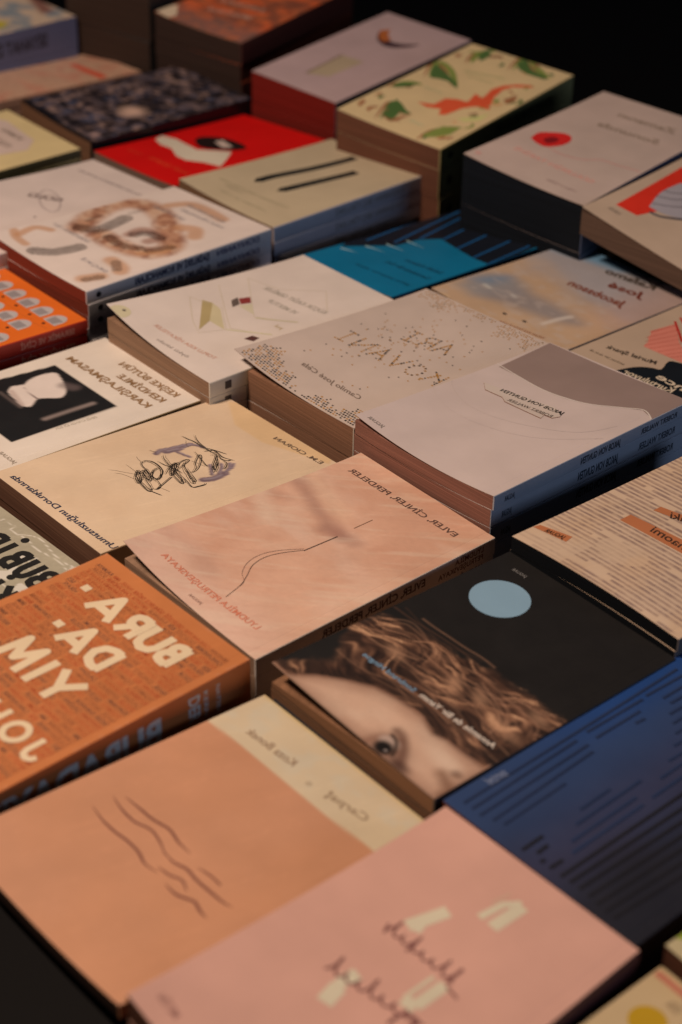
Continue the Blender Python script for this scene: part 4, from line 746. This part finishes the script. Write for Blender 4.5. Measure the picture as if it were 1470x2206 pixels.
# --- blue with dark dashes
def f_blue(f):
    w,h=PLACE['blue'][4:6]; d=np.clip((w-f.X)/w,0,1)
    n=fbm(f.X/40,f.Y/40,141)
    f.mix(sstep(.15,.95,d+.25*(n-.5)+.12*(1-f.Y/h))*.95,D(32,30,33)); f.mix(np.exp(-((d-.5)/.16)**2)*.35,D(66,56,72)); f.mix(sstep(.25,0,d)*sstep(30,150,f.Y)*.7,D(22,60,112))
BS=[(126.8,7.2),(127.3,187.2),(120.8,7.5),(122.3,92.7),(114.6,7.2),(115.7,95.1),(107.5,9.9),(110.1,93.0),(101.6,12.1),(102.3,61.5),(123.5,102.5),(122.1,149.6),(116.8,102.7),(116.1,140.3),(110.7,129.5),(109.9,137.3),(122.9,153.5),(121.2,185.8),(115.1,159.2),(114.6,177.8),(109.3,159.0),(108.7,170.4),(103.3,151.0),(102.8,163.2),(96.8,146.0),(96.5,155.5),(90.2,140.2),(89.9,147.3),(83.8,131.0),(83.4,139.3),(77.5,118.9),(77.0,131.4),(83.1,51.7),(83.6,76.7),(76.8,41.3),(77.1,94.9),(69.8,30.2),(69.8,82.8),(63.7,24.1),(63.6,81.0),(71.1,104.1),(71.2,124.3),(64.1,88.6),(64.1,115.6),(82.2,5.7),(82.3,21.9),(75.5,10.0),(76.0,18.9),(69.8,6.5),(69.8,9.9),(63.9,7.0),(63.5,16.8),(56.2,6.9),(55.1,107.4),(50.4,7.5),(47.9,98.5),(44.2,7.6),(41.3,90.3),(37.6,7.3),(34.4,81.8),(31.4,6.6),(28.0,73.9),(25.2,5.9),(21.7,66.1),(19.5,5.7),(15.5,58.5)]
a=Art()
for i in range(0,len(BS),2): a.line([BS[i],BS[i+1]],2.3,D(38,50,76) if i<44 else D(29,28,32),1); a.line([(BS[i][0]-.55,BS[i][1]),(BS[i+1][0]-.55,BS[i+1][1])],1.0,D(30,38,58) if i<44 else D(24,23,27),2)
a.text('JAGUAR',[(131.8,28.3),(131.3,42.9)],3.2,D(120,124,140),3)
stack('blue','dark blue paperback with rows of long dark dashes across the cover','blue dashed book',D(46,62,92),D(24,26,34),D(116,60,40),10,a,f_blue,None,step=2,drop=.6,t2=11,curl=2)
# --- coral with wave marks
w,h=PLACE['coral'][4:6]
e0,e1=[(139.2,165.7),(8.6,168.0)]
def f_coral(f):
    sl=(e1[1]-e0[1])/(e1[0]-e0[0]); yb=e0[1]+sl*(f.X-e0[0]); f.mix(sstep(-.3,.3,f.Y-yb),D(198,172,136)); f.mix(sstep(yb,yb+12,f.Y)*sstep(.5,.7,fbm(f.X/12,f.Y/12,151))*.4,D(190,176,150)); f.mix(sstep(h-2.2,h-1.2,f.Y)*.6,D(196,160,90))
    f.mix(sstep(.4,.8,fbm(f.X/60,f.Y/60,155))*.3*(f.Y<yb),D(184,122,82))
a=Art(); wv=D(116,68,54)
for s,ww in (([(122.6,71.0),(110.6,69.2),(100.0,69.4),(90.7,70.6),(80.9,70.3),(72.0,67.9),(62.6,69.2)],1.7),([(122.6,84.3),(112.1,82.2),(100.3,82.1),(90.3,85.3),(79.8,83.5),(70.2,79.6)],1.5),([(118.6,89.3),(107.2,90.2),(95.8,90.9),(84.7,93.2),(73.9,91.2),(63.8,91.0)],1.7),
   ([(74.2,81.4),(64.5,80.1),(55.7,82.4),(46.9,81.5),(36.3,81.6),(25.6,82.0),(19.7,83.3)],1.8),([(66.3,71.9),(57.7,72.9),(50.6,75.5),(43.0,72.6)],1.4),([(54.2,67.3),(44.2,67.1),(34.7,70.9),(27.8,69.1),(21.4,68.5)],1.8),([(53.3,87.4),(45.6,88.9),(38.0,88.9),(35.4,88.4)],1.3)): a.line(smooth(s),ww,wv,1,True)
a.text('Koza Bonek',[(84.7,178.2),(123.6,175.7)],4.2,D(150,120,92),2,0,.2); a.text('Carpaţ',[(27.5,180.2),(56.8,176.8)],5,D(150,122,92),2,0,.2)
a.disc([(68.6,176.3)][0],2,2,D(176,152,120),1)
stack('coral','coral orange paperback with brown wave marks and a cream strip at its head','wave mark book',D(188,130,95),D(170,110,74),D(60,44,36),8,a,f_coral,None,step=1.8,mat=M_MATTE,drop=1,curl=0,t2=12,lowcol=D(34,32,34),lowpages=D(30,27,26),shift=14,sag=5)  # near-black lower copies: the shadow under the cover is put into their colour
# --- pink with cream letters and script
a=Art(); lc=D(204,184,150); sc=D(122,74,66)
a.line([(57.3,167.0),(56.0,188.7)],7,lc,1); a.line([(65.8,167.1),(63.5,182.3),(57.7,189.6)],4.2,lc,1.2); a.line([(68.1,178.8),(66.2,190.4)],1.2,D(200,160,130),1)
a.line([(84.6,135.7),(78.2,158.0)],7.5,lc,1); a.line([(84.6,138.0),(77.9,139.9)],6,lc,1.3)
a.line([(48.4,104.4),(47.8,124.1)],6.5,lc,1); a.line([(55.1,102.9),(47.3,103.9)],7,lc,1.2); a.line([(55.2,103.6),(54.6,123.3)],2.2,lc,1.4); a.line([(76.7,72.5),(79.1,84.3)],8.5,lc,1); a.line([(80.4,87.0),(78.7,96.6)],7,lc,1.2); a.line([(78.8,82.5),(80.7,88.8)],6,lc,1.4)
def script(ends,word,cap,wd=.7):
    p0,p1=[np.array(q) for q in ends]; L=np.linalg.norm(p1-p0); e=(p1-p0)/L; n=np.array([-e[1],e[0]]); N=len(word)*10; pts=[]
    for i in range(N+1):
        t=i/N; k=int(t*len(word)*.999); up={'h':1,'l':1,'k':1,'d':1,'g':-.6,'y':-.6,'t':.9,'P':1}.get(word[k],.42); ph=t*len(word)*2*math.pi
        pts.append(p0+e*(t*L+.028*L*math.sin(ph))+n*cap*(up*.5*(1-math.cos(ph)) if up>0 else up*.5*(1-math.cos(ph))+.25))
    a.line([tuple(p) for p in pts],wd,sc,2)
script([(46.0,127.1),(90.6,125.8)],'aduehnl',10,1.3); script([(38.3,97.2),(90.9,86.4)],'gaendurl',11,1.4); a.line([(88.6,123.7),(91.3,129.6)],1.3,sc,2.2); a.line([(73.9,123.9),(75.0,133.7)],1.5,sc,2.2); a.line(smooth([(49.7,87.4),(48.7,97.0),(41.8,99.2),(42.4,93.7)]),1.8,sc,2.3); a.line([(48.3,125.3),(48.8,137.4)],1.8,sc,2); a.line([(46.9,123.9),(38.6,122.4)],1.4,sc,2.1)
a.text('METİN',[(109.5,10.3),(122.2,10.7)],3,D(150,100,86),1)
stack('pink','salmon pink paperback with loose cream letters and brown handwriting, nearest the viewer','salmon pink book',D(202,148,124),D(70,36,34),D(120,80,60),11,a,None,None,step=6,mat=M_MATTE,drop=1,t2=12,max_low=3)
